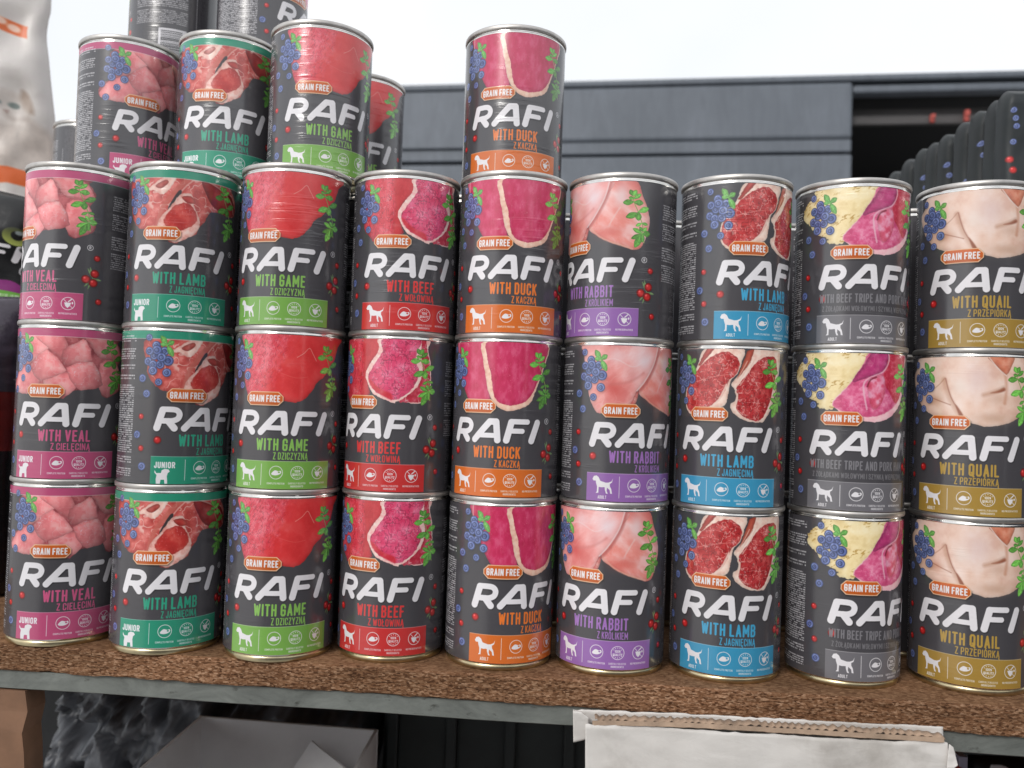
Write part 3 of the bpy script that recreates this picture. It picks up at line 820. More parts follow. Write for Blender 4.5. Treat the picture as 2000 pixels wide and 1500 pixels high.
def paint_label(key):
    f = FLAV[key]
    c = Canvas(-117.8, 235.6, 104.0, 7.0, DARK)
    col = rgb(*f['col'])
    f['art'](c)
    if f['junior']:
        c.poly([(-130, -2), (130, -2), (130, 5.2), (-130, 5.2)], col, soft=0.2)
        c.line([(-125, 5.5), (125, 5.5)], 0.4, rgb(235, 200, 215) if key == 'veal' else rgb(190, 225, 215), al=0.7)
    fruit(c)
    backtext(c)
    badge(c)
    logo(c)
    c.ell(38.6, 52.6, 2.0, 2.0, 0, WHITE, 0.2)
    c.ell(38.6, 52.6, 1.65, 1.65, 0, DARK, 0.2)
    c.text('R', 38.6, 53.7, 2.2, WHITE, align='c', cw=0.4, sw=0.16)
    tc = np.clip(col * 1.06 + 0.02, 0, 1)
    if key == 'tripe':
        c.text(f['t'], 33, 77.2, 6.2, tc * 1.02, fit=f['w'])
        c.text(f['p'], 33, 82.8, 3.6, tc * 0.95, fit=f['w2'], cw=0.3, sw=0.15)
    else:
        c.text(f['t'], 18.2, 78.3, 8.2, tc, fit=f['w'], cw=0.27, sw=0.155)
        c.text(f['p'], 18.2, 84.2, 4.9, tc, fit=f['w2'], cw=0.3, sw=0.14)
    banner(c, col, f['junior'])
    return c.image('printed_label_' + key)


def label_mat(key):
    im = paint_label(key)
    m, nt, b = new_mat('paper_' + key)
    tx = nt.nodes.new('ShaderNodeTexImage')
    tx.image = im
    tx.interpolation = 'Cubic'
    hs = nt.nodes.new('ShaderNodeHueSaturation')
    oi_ = nt.nodes.new('ShaderNodeObjectInfo')
    mr_ = nt.nodes.new('ShaderNodeMapRange')
    mr_.inputs['To Min'].default_value = 0.93
    mr_.inputs['To Max'].default_value = 1.05
    nt.links.new(oi_.outputs['Random'], mr_.inputs['Value'])
    nt.links.new(mr_.outputs[0], hs.inputs['Value'])
    nt.links.new(tx.outputs['Color'], hs.inputs['Color'])
    sc_ = noise_node(nt, 9, 8, 0.75, mapped(nt, (1, 1, 3), rand=True), 0.8)
    scr = ramp(nt, sc_.outputs['Fac'], [(0.66, (0, 0, 0)), (0.74, (0.10, 0.10, 0.10))])
    mxs = nt.nodes.new('ShaderNodeMix')
    mxs.data_type = 'RGBA'
    nt.links.new(scr.outputs[0], mxs.inputs[0])
    nt.links.new(hs.outputs[0], mxs.inputs[6])
    mxs.inputs[7].default_value = (0.55, 0.54, 0.52, 1)
    nt.links.new(mxs.outputs[2], b.inputs['Base Color'])
    b.inputs['Specular IOR Level'].default_value = 1.0
    v = mapped(nt, (1, 1, 1), rand=True)
    rn = noise_node(nt, 60, 5, 0.6, v)
    rr = nt.nodes.new('ShaderNodeMapRange')
    rr.inputs['To Min'].default_value = 0.13
    rr.inputs['To Max'].default_value = 0.27
    nt.links.new(rn.outputs['Fac'], rr.inputs['Value'])
    nt.links.new(rr.outputs[0], b.inputs['Roughness'])
    v2 = mapped(nt, (9, 9, 150), rand=True)
    wr_ = noise_node(nt, 2.0, 4, 0.6, v2, 0.6)
    cr = ramp(nt, wr_.outputs['Fac'], [(0.52, (0, 0, 0)), (0.75, (1, 1, 1))])
    mk = noise_node(nt, 22, 2, 0.5, v)
    mr = ramp(nt, mk.outputs['Fac'], [(0.45, (0, 0, 0)), (0.68, (1, 1, 1))])
    mm = nt.nodes.new('ShaderNodeMath')
    mm.operation = 'MULTIPLY'
    nt.links.new(cr.outputs[0], mm.inputs[0])
    nt.links.new(mr.outputs[0], mm.inputs[1])
    p = bump(nt, b, mm.outputs[0], 0.30, 0.0004)
    ln = noise_node(nt, 30, 3, 0.5, v)
    bump(nt, b, ln.outputs['Fac'], 0.05, 0.0008, p)
    return m


# ------------------------------------------------------------------ shared materials
def steel_mat(name, col, rough):
    m, nt, b = new_mat(name)
    b.inputs['Metallic'].default_value = 1.0
    v = mapped(nt, (1, 1, 1), rand=True)
    n = noise_node(nt, 90, 4, 0.6, v)
    rp = ramp(nt, n.outputs['Fac'], [(0.3, [c * 0.75 for c in col]), (0.65, col)])
    nt.links.new(rp.outputs[0], b.inputs['Base Color'])
    b.inputs['Roughness'].default_value = rough
    bump(nt, b, n.outputs['Fac'], 0.12, 0.0006)
    return m


M_TIN = steel_mat('tinplate', (0.86, 0.84, 0.81), 0.16)
M_RIM = steel_mat('seam_steel', (0.60, 0.575, 0.55), 0.45)
M_GOLD = steel_mat('lacquered_steel', (0.70, 0.60, 0.38), 0.30)
M_LABEL = {k: label_mat(k) for k in FLAV}

# ------------------------------------------------------------------ the setting: ground, added reflection stall, van behind
gb = bmesh.new()
bmesh.ops.create_grid(gb, x_segments=4, y_segments=4, size=120)
gm = bpy.data.meshes.new('ground')
gb.to_mesh(gm)
gb.free()
ground = link_mesh('ground', gm, simple('paving', (0.44, 0.435, 0.42), 0.9, 0, 6, 0.3))
ground.location = (0, 0, -1.02)
tag(ground, kind='structure')

# unseen stall and screen, added behind the camera to shape the can reflections
M_CANVAS = simple('dark_canvas', (0.045, 0.047, 0.055), 0.85, 0, 8, 0.25, 0.3, 0.01)
stall = empty('added_reflection_stall', (1.0, -3.0, -1.02))
tag(stall, 'added unseen grey stall behind the camera, shaping reflections in the cans', 'market stall')
M_TARP = simple('grey_tarpaulin', (0.34, 0.335, 0.345), 0.7, 0, 5, 0.2, 0.3, 0.01)
box_obj('front_sheet', (-2.6, 0.3, 0.9), (1.0, 0.33, 1.75), M_TARP, stall)
box_obj('back_wall', (-2.6, -1.6, 0), (3.4, -1.56, 1.95), M_CANVAS, stall)
box_obj('canopy', (-2.7, -1.7, 1.95), (3.5, 0.9, 2.0), M_CANVAS, stall)
box_obj('table', (-2.4, -0.3, 0.0), (3.2, 0.3, 0.9), M_CANVAS, stall)
side = box_obj('added_dark_screen', (0, 0, 0), (0.05, 3.6, 2.2), M_CANVAS)
side.location = (2.9, -2.4, -1.02)  # unseen, added to darken the right-hand reflections in the cans
tag(side, 'added unseen dark screen right of the camera, darkening reflections in the cans', 'screen')
for xx in (-2.55, 0.4, 3.35):
    box_obj('post', (xx - 0.03, 0.8, 0), (xx + 0.03, 0.86, 1.95), simple('post_steel', (0.3, 0.3, 0.31), 0.5, 0.8), stall)

# ---- van in the background, its side turned a few degrees
VL = Vector((-0.95, 2.80, 0))
VDIR = Vector((1.0, -0.108, 0)).normalized()
VN = Vector((VDIR.y, -VDIR.x, 0))


def on_van(px, py):
    """where the ray through a pixel meets the van's side plane, as (along, height)"""
    d = FWD + RT * ((px - 1000) / F_PX) - UP * ((py - 750) / F_PX)
    t = (VL - EYE).dot(VN) / d.dot(VN)
    p = EYE + d * t
    return (p - VL).dot(VDIR), p.z


def van_paint():
    m, nt, b = new_mat('matt_grey_paint')
    v = mapped(nt, (1, 1, 1))
    n = noise_node(nt, 3.0, 6, 0.6, v)
    v2 = mapped(nt, (6.0, 1, 1.2))
    n2 = noise_node(nt, 5.0, 5, 0.65, v2, 1.2)
    mx = nt.nodes.new('ShaderNodeMath')
    mx.operation = 'MULTIPLY'
    nt.links.new(n.outputs['Fac'], mx.inputs[0])
    nt.links.new(n2.outputs['Fac'], mx.inputs[1])
    rp = ramp(nt, mx.outputs[0], [(0.14, (0.102, 0.118, 0.142)), (0.42, (0.150, 0.170, 0.202))])
    nt.links.new(rp.outputs[0], b.inputs['Base Color'])
    b.inputs['Roughness'].default_value = 0.55
    bump(nt, b, n.outputs['Fac'], 0.15, 0.01)
    return m


M_VAN = van_paint()
M_GAP = simple('shadow_gap_rubber', (0.035, 0.037, 0.042), 0.7)
M_CARGO = simple('cargo_lining', (0.006, 0.006, 0.008), 0.9)
M_BAR = simple('cargo_bar', (0.07, 0.065, 0.066), 0.6, 0, 10, 0.2)
van = empty('van', (VL.x, VL.y, -1.02), math.atan2(VDIR.y, VDIR.x))
tag(van, 'dark grey van with ribbed side panels and an open side door, parked behind the stall', 'van')
ZT = on_van(1300, 156)[1]


def vbox(name, a0, a1, z0, z1, d0, d1, mat, bev=0.0, parent=None):
    # local: x along, y into the van, z up from the ground
    return box_obj(name, (a0, d0, z0 + 1.02), (a1, d1, z1 + 1.02), mat, parent or van, bev)


aS = on_van(1005, 290)[0]
aE = on_van(1663, 250)[0]
aEnd = on_van(2350, 250)[0]
zr = on_van(1400, 275)[1]
zd = on_van(1400, 303)[1]
zl = on_van(820, 292)[1]
zld = on_van(820, 319)[1]
vbox('roof', 0, aEnd, ZT - 0.020, ZT, -0.013, 1.7, M_VAN, 0.006)
vbox('side_panel', 0.0, aS - 0.003, zl, ZT - 0.022, -0.006, 0.04, M_VAN, 0.004)
vbox('side_panel', 0.0, aS - 0.003, zld + 0.006, zl - 0.001, 0.004, 0.05, M_VAN, 0.004)
vbox('side_panel', 0.0, aS - 0.003, -0.98, zld - 0.006, 0.0, 0.04, M_VAN, 0.004)
vbox('seal', 0.0, aS - 0.003, zld - 0.006, zld + 0.006, 0.030, 0.06, M_GAP)
vbox('door_panel', aS, aE, zr, ZT - 0.022, -0.010, 0.03, M_VAN, 0.010)
vbox('door_panel', aS, aE, zd + 0.005, zr - 0.001, -0.004, 0.04, M_VAN, 0.004)
vbox('door_panel', aS, aE, -0.98, zd - 0.006, -0.015, 0.03, M_VAN, 0.005)
vbox('seal', aS, aE, zd - 0.006, zd + 0.006, 0.018, 0.05, M_GAP)
z_rail = on_van(1850, 178)[1]
vbox('roof_rail', aE + 0.002, aEnd, z_rail, ZT - 0.030, -0.002, 0.05, M_VAN, 0.006)
vbox('cargo_wall', 0.0, aEnd, -0.98, ZT - 0.030, 1.2, 1.24, M_CARGO)
vbox('cargo_wall', aE - 0.01, aE + 0.0, -0.98, ZT - 0.030, 0.05, 1.2, M_CARGO)
vbox('cargo_floor', aE, aEnd, -0.60, -0.55, 0.05, 1.2, M_CARGO)
vbox('cargo_ceiling', aE, aEnd, ZT - 0.034, ZT - 0.030, 0.06, 1.2, M_CARGO)
for (ya, yb, dd) in ((189, 199, 0.10), (203, 213, 0.08), (215, 231, 0.05)):
    za, zb = on_van(1800, ya)[1], on_van(1800, yb)[1]
    vbox('cargo_bar', aE + 0.004, aEnd, zb, za, dd, dd + 0.02, M_BAR, 0.002)
M_RED = simple('red_plastic', (0.52, 0.09, 0.07), 0.5)
for (px, py, hh, nm) in ((1829, 221, 0.030, 'small red clip on the open van\u2019s cargo bar, the lower and left of the two'),
                         (1897, 215, 0.042, 'longer red clip on the open van\u2019s cargo bar, nearest the black pouches')):
    a, z = on_van(px, py)
    cl = empty('clip', VL + VDIR * a + Vector((0, 0, z - hh / 2)) - VN * 0.0, math.atan2(VDIR.y, VDIR.x))
    tag(cl, nm, 'clip', 'red clips on the cargo bar')
    box_obj('jaw', (-0.006, 0.030, 0), (0.006, 0.046, hh * 0.8), M_RED, cl, 0.003)
    box_obj('lever', (-0.004, 0.020, hh * 0.3), (0.004, 0.0295, hh * 0.7), M_RED, cl, 0.002)

# ------------------------------------------------------------------ shelf: chipboard on a steel angle
def chip_mat(name, edge):
    m, nt, b = new_mat(name)
    v = mapped(nt, (0.42, 1.0, 1.2) if edge else (0.7, 1.2, 1))
    n1 = noise_node(nt, 720 if edge else 460, 6, 0.7, v, 1.2)
    vo = nt.nodes.new('ShaderNodeTexVoronoi')
    vo.inputs['Scale'].default_value = 1100 if edge else 560
    nt.links.new(v, vo.inputs['Vector'])
    mx = nt.nodes.new('ShaderNodeMix')
    mx.data_type = 'FLOAT'
    mx.inputs[0].default_value = 0.4
    nt.links.new(n1.outputs['Fac'], mx.inputs[2])
    nt.links.new(vo.outputs['Color'], mx.inputs[3])
    if edge:
        st = [(0.34, (0.075, 0.032, 0.014)), (0.45, (0.190, 0.094, 0.046)), (0.55, (0.270, 0.146, 0.078)), (0.68, (0.44, 0.285, 0.18))]
    else:
        st = [(0.34, (0.130, 0.064, 0.030)), (0.5, (0.225, 0.122, 0.063)), (0.66, (0.34, 0.205, 0.115))]
    rp = ramp(nt, mx.outputs[0], st)
    big = noise_node(nt, 14, 4, 0.6, v)
    dk = ramp(nt, big.outputs['Fac'], [(0.35, (0.62, 0.58, 0.55)), (0.65, (1.05, 1.0, 1.0))])
    mu = nt.nodes.new('ShaderNodeMix')
    mu.data_type = 'RGBA'
    mu.blend_type = 'MULTIPLY'
    mu.inputs[0].default_value = 1.0
    nt.links.new(rp.outputs[0], mu.inputs[6])
    nt.links.new(dk.outputs[0], mu.inputs[7])
    nt.links.new(mu.outputs[2], b.inputs['Base Color'])
    b.inputs['Roughness'].default_value = 0.85
    b.inputs['Specular IOR Level'].default_value = 0.2
    bump(nt, b, mx.outputs[0], 0.6 if edge else 0.45, 0.0006 if edge else 0.0006)
    return m


M_CHIP = chip_mat('chipboard_face', False)
M_CHIPE = chip_mat('chipboard_edge', True)
BT = 0.0175


def edge_y(x):
    return 0.5725 - 0.040 * x


def make_board():
    nx, nz = 900, 14
    xs = np.linspace(-0.62, 0.62, nx)
    P, F, MI = [], [], []
    jag = (fbm(xs / 0.012, xs * 0, 5, 4) - 0.5) * 0.0022 + (fbm(xs / 0.06, xs * 0 + 4, 6, 2) - 0.5) * 0.004
    # front face
    for k in range(nz + 1):
        z = -BT * k / nz
        rr = (fbm(xs / 0.011, np.full(nx, k * 1.7), 11, 4) - 0.5) * 0.0013 + (fbm(xs / 0.0028, np.full(nx, k * 1.3), 12, 2) - 0.5) * 0.0010
        lip = 0.0022 * (k == 0) + 0.0010 * (k == nz)
        zz = z + ((fbm(xs / 0.006, np.full(nx, k * 0.7 + 50), 14, 2) - 0.5) * 0.0012 if 0 < k < nz else ((fbm(xs / 0.01, xs * 0 + 8 + k, 15, 3) - 0.5) * 0.0016 if k == nz else np.zeros(nx) - 0.0004 * fbm(xs / 0.004, xs * 0, 16, 2)))
        for i in range(nx):
            P.append((xs[i], edge_y(xs[i]) + jag[i] * (0.6 + 0.4 * k / nz) + rr[i] + lip, zz[i] if hasattr(zz, '__len__') else zz))
    for k in range(nz):
        for i in range(nx - 1):
            a = k * nx + i
            F.append((a, a + nx, a + nx + 1, a + 1))
            MI.append(1)
    # top face and underside
    n0 = len(P)
    for i in range(nx):
        P.append((xs[i], edge_y(xs[i]) + 0.012, 0.0))
    for i in range(nx):
        P.append((xs[i], 1.45, 0.0))
    for i in range(nx - 1):
        F.append((i, i + 1, n0 + i + 1, n0 + i))
        MI.append(0)
        F.append((n0 + i, n0 + i + 1, n0 + nx + i + 1, n0 + nx + i))
        MI.append(0)
    n1 = len(P)
    for i in range(nx):
        P.append((xs[i], 1.45, -BT))
    b0 = nz * nx
    for i in range(nx - 1):
        F.append((b0 + i, n1 + i, n1 + i + 1, b0 + i + 1))
        MI.append(0)
        F.append((n0 + nx + i, n0 + nx + i + 1, n1 + i + 1, n1 + i))
        MI.append(0)
    me = mesh_from('shelf_board', P, F)
    me.materials.append(M_CHIP)
    me.materials.append(M_CHIPE)
    for p, mi in zip(me.polygons, MI):
        p.material_index = mi
    return me


def galv_mat():
    m, nt, b = new_mat('galvanised_steel')
    v = mapped(nt, (1, 1, 2.2))
    n = noise_node(nt, 26, 8, 0.7, v, 0.6)
    rp = ramp(nt, n.outputs['Fac'], [(0.3, (0.100, 0.106, 0.098)), (0.5, (0.165, 0.177, 0.163)), (0.72, (0.235, 0.25, 0.23))])
    st = noise_node(nt, 75, 4, 0.6, v)
    sr = ramp(nt, st.outputs['Fac'], [(0.63, (1, 1, 1)), (0.72, (0.42, 0.40, 0.38))])
    mu = nt.nodes.new('ShaderNodeMix')
    mu.data_type = 'RGBA'
    mu.blend_type = 'MULTIPLY'
    mu.inputs[0].default_value = 1
    nt.links.new(rp.outputs[0], mu.inputs[6])
    nt.links.new(sr.outputs[0], mu.inputs[7])
    nt.links.new(mu.outputs[2], b.inputs['Base Color'])
    b.inputs['Metallic'].default_value = 0.25
    b.inputs['Roughness'].default_value = 0.55
    bump(nt, b, st.outputs['Fac'], 0.3, 0.0008)
    return m


shelf = empty('market_shelf', (0, 0, 0))
tag(shelf, 'worn chipboard shelf with a rough broken front edge on a grey steel angle', 'shelf')
link_mesh('board', make_board(), None, shelf)
M_GALV = galv_mat()
bm = bmesh.new()
ya = lambda x: edge_y(x) + 0.0035
prof = [(0.0, -BT - 0.0008), (0.0, -BT - 0.0128), (0.003, -BT - 0.0142), (0.034, -BT - 0.0142), (0.034, -BT - 0.0122), (0.0035, -BT - 0.0118), (0.0025, -BT - 0.0008)]
rows = []
for x in np.linspace(-0.62, 0.62, 40):
    rows.append([bm.verts.new((x, ya(x) + p[0], p[1] + 0.0003 * math.sin(x * 37))) for p in prof])
for r0_, r1_ in zip(rows, rows[1:]):
    for k in range(len(prof)):
        k2 = (k + 1) % len(prof)
        bm.faces.new((r0_[k], r1_[k], r1_[k2], r0_[k2]))
bmesh.ops.recalc_face_normals(bm, faces=bm.faces[:])
me = bpy.data.meshes.new('steel_angle')
bm.to_mesh(me)
bm.free()
link_mesh('steel_angle', me, M_GALV, shelf)
bm = bmesh.new()
x_up = at(62, 1430, 0.60).x
vs0 = []
N = 60
me = None
P, F = [], []
for k in range(N + 1):
    z = -BT - 0.0144 - 0.86 * k / N
    j = (vnoise(np.array([k * 0.9]), np.array([0.3]), 8)[0] - 0.5) * 0.005
    for (x, y) in ((x_up - 0.07, 0.590), (x_up + j + 0.0045 * k * 0.1, 0.590 + j * 0.5), (x_up + j + 0.0045 * k * 0.1, 0.612), (x_up - 0.07, 0.612)):
        P.append((x, y, z))
for k in range(N):
    for q in range(4):
        q2 = (q + 1) % 4
        F.append((k * 4 + q, (k + 1) * 4 + q, (k + 1) * 4 + q2, k * 4 + q2))
F.append((0, 1, 2, 3))
link_mesh('upright', mesh_from('upright', P, F), simple('brown_hardboard', (0.20, 0.105, 0.06), 0.75, 0, 35, 0.22, 0.2, 0.002), shelf)
box_obj('upright', (0.56, 0.60, -0.9), (0.60, 0.86, -BT - 0.0144), M_CHIPE, shelf)
box_obj('lower_board', (-0.62, 0.55, -0.60), (0.62, 1.25, -0.58), M_CHIP, shelf)
for sx in (-0.62, 0.60):
    for sy in (0.62, 1.22):
        box_obj('foot', (sx, sy, -1.02), (sx + 0.02, sy + 0.02, -0.60), M_GALV, shelf)

# ------------------------------------------------------------------ the cans
H = 0.10993
E0 = 0.0049
LR = 0.0375
TOPZ = H + E0


def ring(r0, r1, z0, z1, n=6):
    pts = []
    rc, zc, a, b_ = (r0 + r1) / 2, (z0 + z1) / 2, (r1 - r0) / 2, (z1 - z0) / 2
    for i in range(14):
        t = 2 * math.pi * i / 14
        c, s = math.cos(t), math.sin(t)
        k = 2.3
        pts.append((rc + a * math.copysign(abs(c) ** (2 / k), c), zc + b_ * math.copysign(abs(s) ** (2 / k), s)))
    return pts


ME_BODY = lathe('can_body', [(0.0, 0.0028), (0.0340, 0.0028), (0.0352, 0.0034), (0.0362, 0.0042), (0.0369, 0.0058), (0.0371, 0.0075), (0.0371, 0.1080), (0.0374, 0.1087),
                             (0.03755, 0.1094), (0.0372, 0.1101), (0.0370, 0.1106), (0.0372, 0.1113), (0.0369, 0.1119)], 80)
ME_SEAM = lathe('can_seam', ring(0.0365, 0.0383, 0.1112, TOPZ), 80, True)
ME_BASE = lathe('can_base', ring(0.0344, 0.0363, 0.0, 0.0040), 80, True)
ME_LID = lathe('can_lid', [(0.0, 0.1099), (0.010, 0.1099), (0.0105, 0.1096), (0.024, 0.1096), (0.0245, 0.1099), (0.0345, 0.1099), (0.0352, 0.1094), (0.0360, 0.1094), (0.0366, 0.1130)], 64)
for me_, mt in ((ME_BODY, M_TIN), (ME_SEAM, M_RIM), (ME_BASE, M_GOLD), (ME_LID, M_TIN)):
    me_.materials.append(mt)
Z0L, Z1L = 0.0053, 0.1088


def label_mesh(key):
    n, k = 120, 12
    vs, fs = [], []
    me = bpy.data.meshes.new('paper_label_' + key)
    for i in range(n + 1):
        a = -math.pi + 2 * math.pi * i / n
        for j in range(k + 1):
            t = j / k
            vs.append((LR * math.sin(a), -LR * math.cos(a), Z0L + (Z1L - Z0L) * t))
    uv = []
    for i in range(n):
        for j in range(k):
            a0 = i * (k + 1) + j
            fs.append((a0, a0 + k + 1, a0 + k + 2, a0 + 1))
    me.from_pydata(vs, [], fs)
    ul = me.uv_layers.new(name='UVMap')
    for lp in me.loops:
        i, j = divmod(lp.vertex_index, k + 1)
        ul.data[lp.index].uv = (i / n, j / k)
    for p in me.polygons:
        p.use_smooth = True
    me.materials.append(M_LABEL[key])
    me.update()
    return me


ME_LABEL = {k: label_mesh(k) for k in FLAV}
NAME = {
    'veal': ('pink', 'pale veal cubes'), 'lamb_junior': ('teal', 'lamb chops'), 'game': ('lime green', 'a smooth red game fillet'),
    'beef': ('red', 'a marbled beef steak'), 'duck': ('orange', 'a dark crimson duck breast'), 'rabbit': ('purple', 'pale rabbit meat'),
    'lamb': ('blue', 'two marbled lamb chops'), 'tripe': ('grey', 'cream tripe and pink ham'), 'quail': ('gold', 'a pale plucked quail')}
PROTO = {}


def can(key, x, y, z, phi, label, group):
    """phi: where the logo's middle faces, in degrees to the right of the lens"""
    rz = R(phi) + math.atan2(-x, y)
    if key not in PROTO:
        o = empty('food_can')
        for nm, me_ in (('metal_body', ME_BODY), ('seam_rim', ME_SEAM), ('base_ring', ME_BASE), ('lid', ME_LID), ('paper_label', ME_LABEL[key])):
            link_mesh(nm, me_, None, o)
        PROTO[key] = o
    else:
        src = PROTO[key]
        o = src.copy()
        COL.objects.link(o)
        for ch in [c_ for c_ in src.children]:
            d = ch.copy()
            COL.objects.link(d)
            d.parent = o
    o.location = (x, y, z)
    o.rotation_euler = (0, 0, rz)
    tag(o, label, 'food can', group)
    return o


COLS = [('veal', -0.3510, 0.6210, (3.5, -10, -50)), ('lamb_junior', -0.2714, 0.6146, (2, 30, -4)), ('game', -0.1891, 0.6118, (-1, -6, -16)),
        ('beef', -0.1116, 0.6234, (-15, -25, 5)), ('duck', -0.0342, 0.6188, (22, -12, 0)), ('rabbit', 0.0435, 0.6178, (-9, 24, -35)),
        ('lamb', 0.1224, 0.6161, (4, -3, 34)), ('tripe', 0.2033, 0.6185, (38, 14, 20)), ('quail', 0.2874, 0.6172, (2, -2, 7))]
LEV = ('bottom', 'middle', 'third-level')
GR = 'stacked food cans on the shelf'
for key, x, y, phis in COLS:
    cn, ml = NAME[key]
    for k in range(3):
        where = ('bottom of its stack', 'second in its stack', 'third up its stack')[k]
        can(key, x, y, k * H, phis[k], 'black can with %s banner and %s, %s' % (cn, ml, where), GR)
# the fourth layer stands across the rims of the first and second rows
T3 = 3 * H + E0
can('veal', -0.3505, 0.680, T3, 35, 'black can with pink banner and pale veal cubes, topmost on the far left', GR)
can('lamb_junior', -0.2651, 0.670, T3, -3, 'black can with teal banner and lamb chops, topmost, second from left', GR)
can('game', -0.1858, 0.650, T3, 11, 'black can with lime green banner and red game fillet, topmost of its column', GR)
can('duck', -0.0385, 0.654, T3, 0, 'black can with orange banner, alone on top against the sky', GR)
# behind
can('game', -0.1781, 0.748, T3, -4, 'black can with red game fillet, half hidden behind a topmost can', GR)
can('beef', -0.3519, 0.757, T3 + H + E0, -134, 'black can turned to its barcode, highest at left, cut by the frame', GR)
can('tripe', -0.2638, 0.735, T3 + H + E0, 70, 'black can showing dense small print and one logo letter, cut by the frame', GR)
can('quail', -0.4831, 0.870, 3 * H, 150, 'dark can far behind, between the white sack and pink cans', GR)
HID = 'black food can of the rear rows, behind the front stacks'
for key, x, y, n in (('veal', -0.311, 0.689, 3), ('lamb_junior', -0.2302, 0.681, 3), ('game', -0.150, 0.689, 3), ('beef', -0.073, 0.690, 3), ('duck', 0.0047, 0.745, 3),
                     ('rabbit', 0.090, 0.762, 3), ('lamb', 0.182, 0.762, 3), ('tripe', 0.272, 0.700, 3),
                     ('game', -0.1781, 0.769, 3), ('beef', -0.3519, 0.812, 4), ('tripe', -0.2638, 0.800, 4), ('quail', -0.4831, 0.870, 3)):
    for k in range(n):
        can(key, x, y, k * H + (E0 if k == 3 else 0), random.uniform(165, 200), HID, 'rear row of food cans')

# ------------------------------------------------------------------ bags and pouches
def pillow(name, w, h, t, mat, parent, warp=None, nu=40, nv=60, wr=0.004, seed=1, topflat=0.10, foot=0.04, flat=2.6, ridge=False):
    """a filled bag: two bulging sheets joined at the edge; local x -w/2..w/2, y depth (front is -y), z 0..h"""
    P, UV = [], []
    idx = {}
    us, vs_ = np.linspace(0, 1, nu + 1), np.linspace(0, 1, nv + 1)
    if flat > 10:
        us = 0.5 - 0.5 * np.cos(np.pi * us)
    for side in (0, 1):
        for j, v in enumerate(vs_):
            for i, u in enumerate(us):
                edge = i in (0, nu) or j in (0, nv)
                if side == 1 and edge:
                    idx[(1, i, j)] = idx[(0, i, j)]
                    continue
                bu = (1 - abs(2 * u - 1) ** flat) ** 0.6
                bv = min(1, v / foot) ** 0.5 * min(1, (1 - v) / topflat) ** 0.7
                y = 0.5 * t * bu * bv
                nz_ = float(fbm(np.array([u * w / 0.035]), np.array([v * h / 0.05]), seed + side, 4)[0] - 0.5)
                if ridge:
                    nz_ = 0.5 - abs(2 * nz_) * 1.6 + 0.35 * float(vnoise(np.array([u * w / 0.012 + 3 * v]), np.array([v * h / 0.03]), seed + 7)[0] - 0.5)
                y += wr * nz_ * 2 * min(1, bu * 3) * (0.4 + bv)
                x, z = (u - 0.5) * w, v * h
                if warp:
                    x, z = warp(u, v, x, z)
                idx[(side, i, j)] = len(P)
                P.append((x, -y if side == 0 else y, z))
                UV.append((u, v))
    F = []
    for side in (0, 1):
        for j in range(nv):
            for i in range(nu):
                q = (idx[(side, i, j)], idx[(side, i + 1, j)], idx[(side, i + 1, j + 1)], idx[(side, i, j + 1)])
                F.append(q if side == 0 else q[::-1])
    me = mesh_from(name, P, F, UV)
    return link_mesh(name, me, mat, parent, smooth=True)


def printed_mat(name, canvas, rough=0.3, bscale=60, bstr=0.2):
    m, nt, b = new_mat(name)
    tx = nt.nodes.new('ShaderNodeTexImage')
    tx.image = canvas.image(name + '_print')
    nt.links.new(tx.outputs['Color'], b.inputs['Base Color'])
    b.inputs['Roughness'].default_value = rough
    n = noise_node(nt, bscale, 4, 0.6, mapped(nt))
    bump(nt, b, n.outputs['Fac'], bstr, 0.002)
    return m


# white cat-food sack at the back left
BY = 1.0
xr, xl = at(124, 300, BY).x, at(124, 300, BY).x - 0.42
hz = 0.70
cv = Canvas(0, 420, 700, 1.6, rgb(214, 208, 204))


def onbag(px, py, Y, x0, h):
    p = at(px, py, Y - 0.035)
    return (p.x - x0) * 1000, (h - p.z) * 1000


ob = lambda px, py: onbag(px, py, BY, xl, hz)
w_ = cv.win(0, 0, 420, 700)
cv.put(w_[0], rgb(186, 180, 176), 0.35 * fbm(w_[1] / 60, w_[2] / 90, 3, 4))
cv.poly([ob(-120, -10), ob(73, 37), ob(72, 62), ob(-120, 18)], rgb(224, 104, 48), soft=1.5)
for (a, b_) in ((12, 27), (24, 32), (46, 43)):
    cv.ell(*ob(a, b_), 7, 4, 0.3, rgb(240, 200, 180), 2)
# pale cat: head, ears, body
fur = lambda U, V, d: rgb(176, 160, 148) * (0.85 + 0.35 * fbm(U / 7, V / 12, 8, 4))[..., None]
cv.poly([ob(-60, 190), ob(0, 172), ob(40, 176), ob(60, 200), ob(66, 228), ob(88, 250), ob(96, 300), ob(92, 335), ob(-60, 340)], fur, soft=8, smooth=4, al=0.55)
cv.poly([ob(44, 200), ob(50, 167), ob(64, 180), ob(68, 215)], rgb(150, 128, 112), soft=5, smooth=3, al=0.8)
cv.poly([ob(-50, 180), ob(-10, 170), ob(30, 176), ob(52, 205), ob(50, 226), ob(20, 232), ob(-30, 230)], rgb(206, 198, 192), soft=10, smooth=4, al=0.9)
cv.ell(*ob(30, 198), 6, 3.4, 0.1, rgb(120, 132, 128), 2)
cv.ell(*ob(1, 193), 6, 3.4, 0.1, rgb(120, 132, 128), 2)
cv.poly([ob(12, 208), ob(20, 208), ob(17, 215)], rgb(150, 120, 112), soft=3)
cv.line([ob(17, 215), ob(19, 221), ob(30, 225), ob(52, 224)], 4, rgb(150, 134, 124), soft=7, smooth=3, al=0.6)
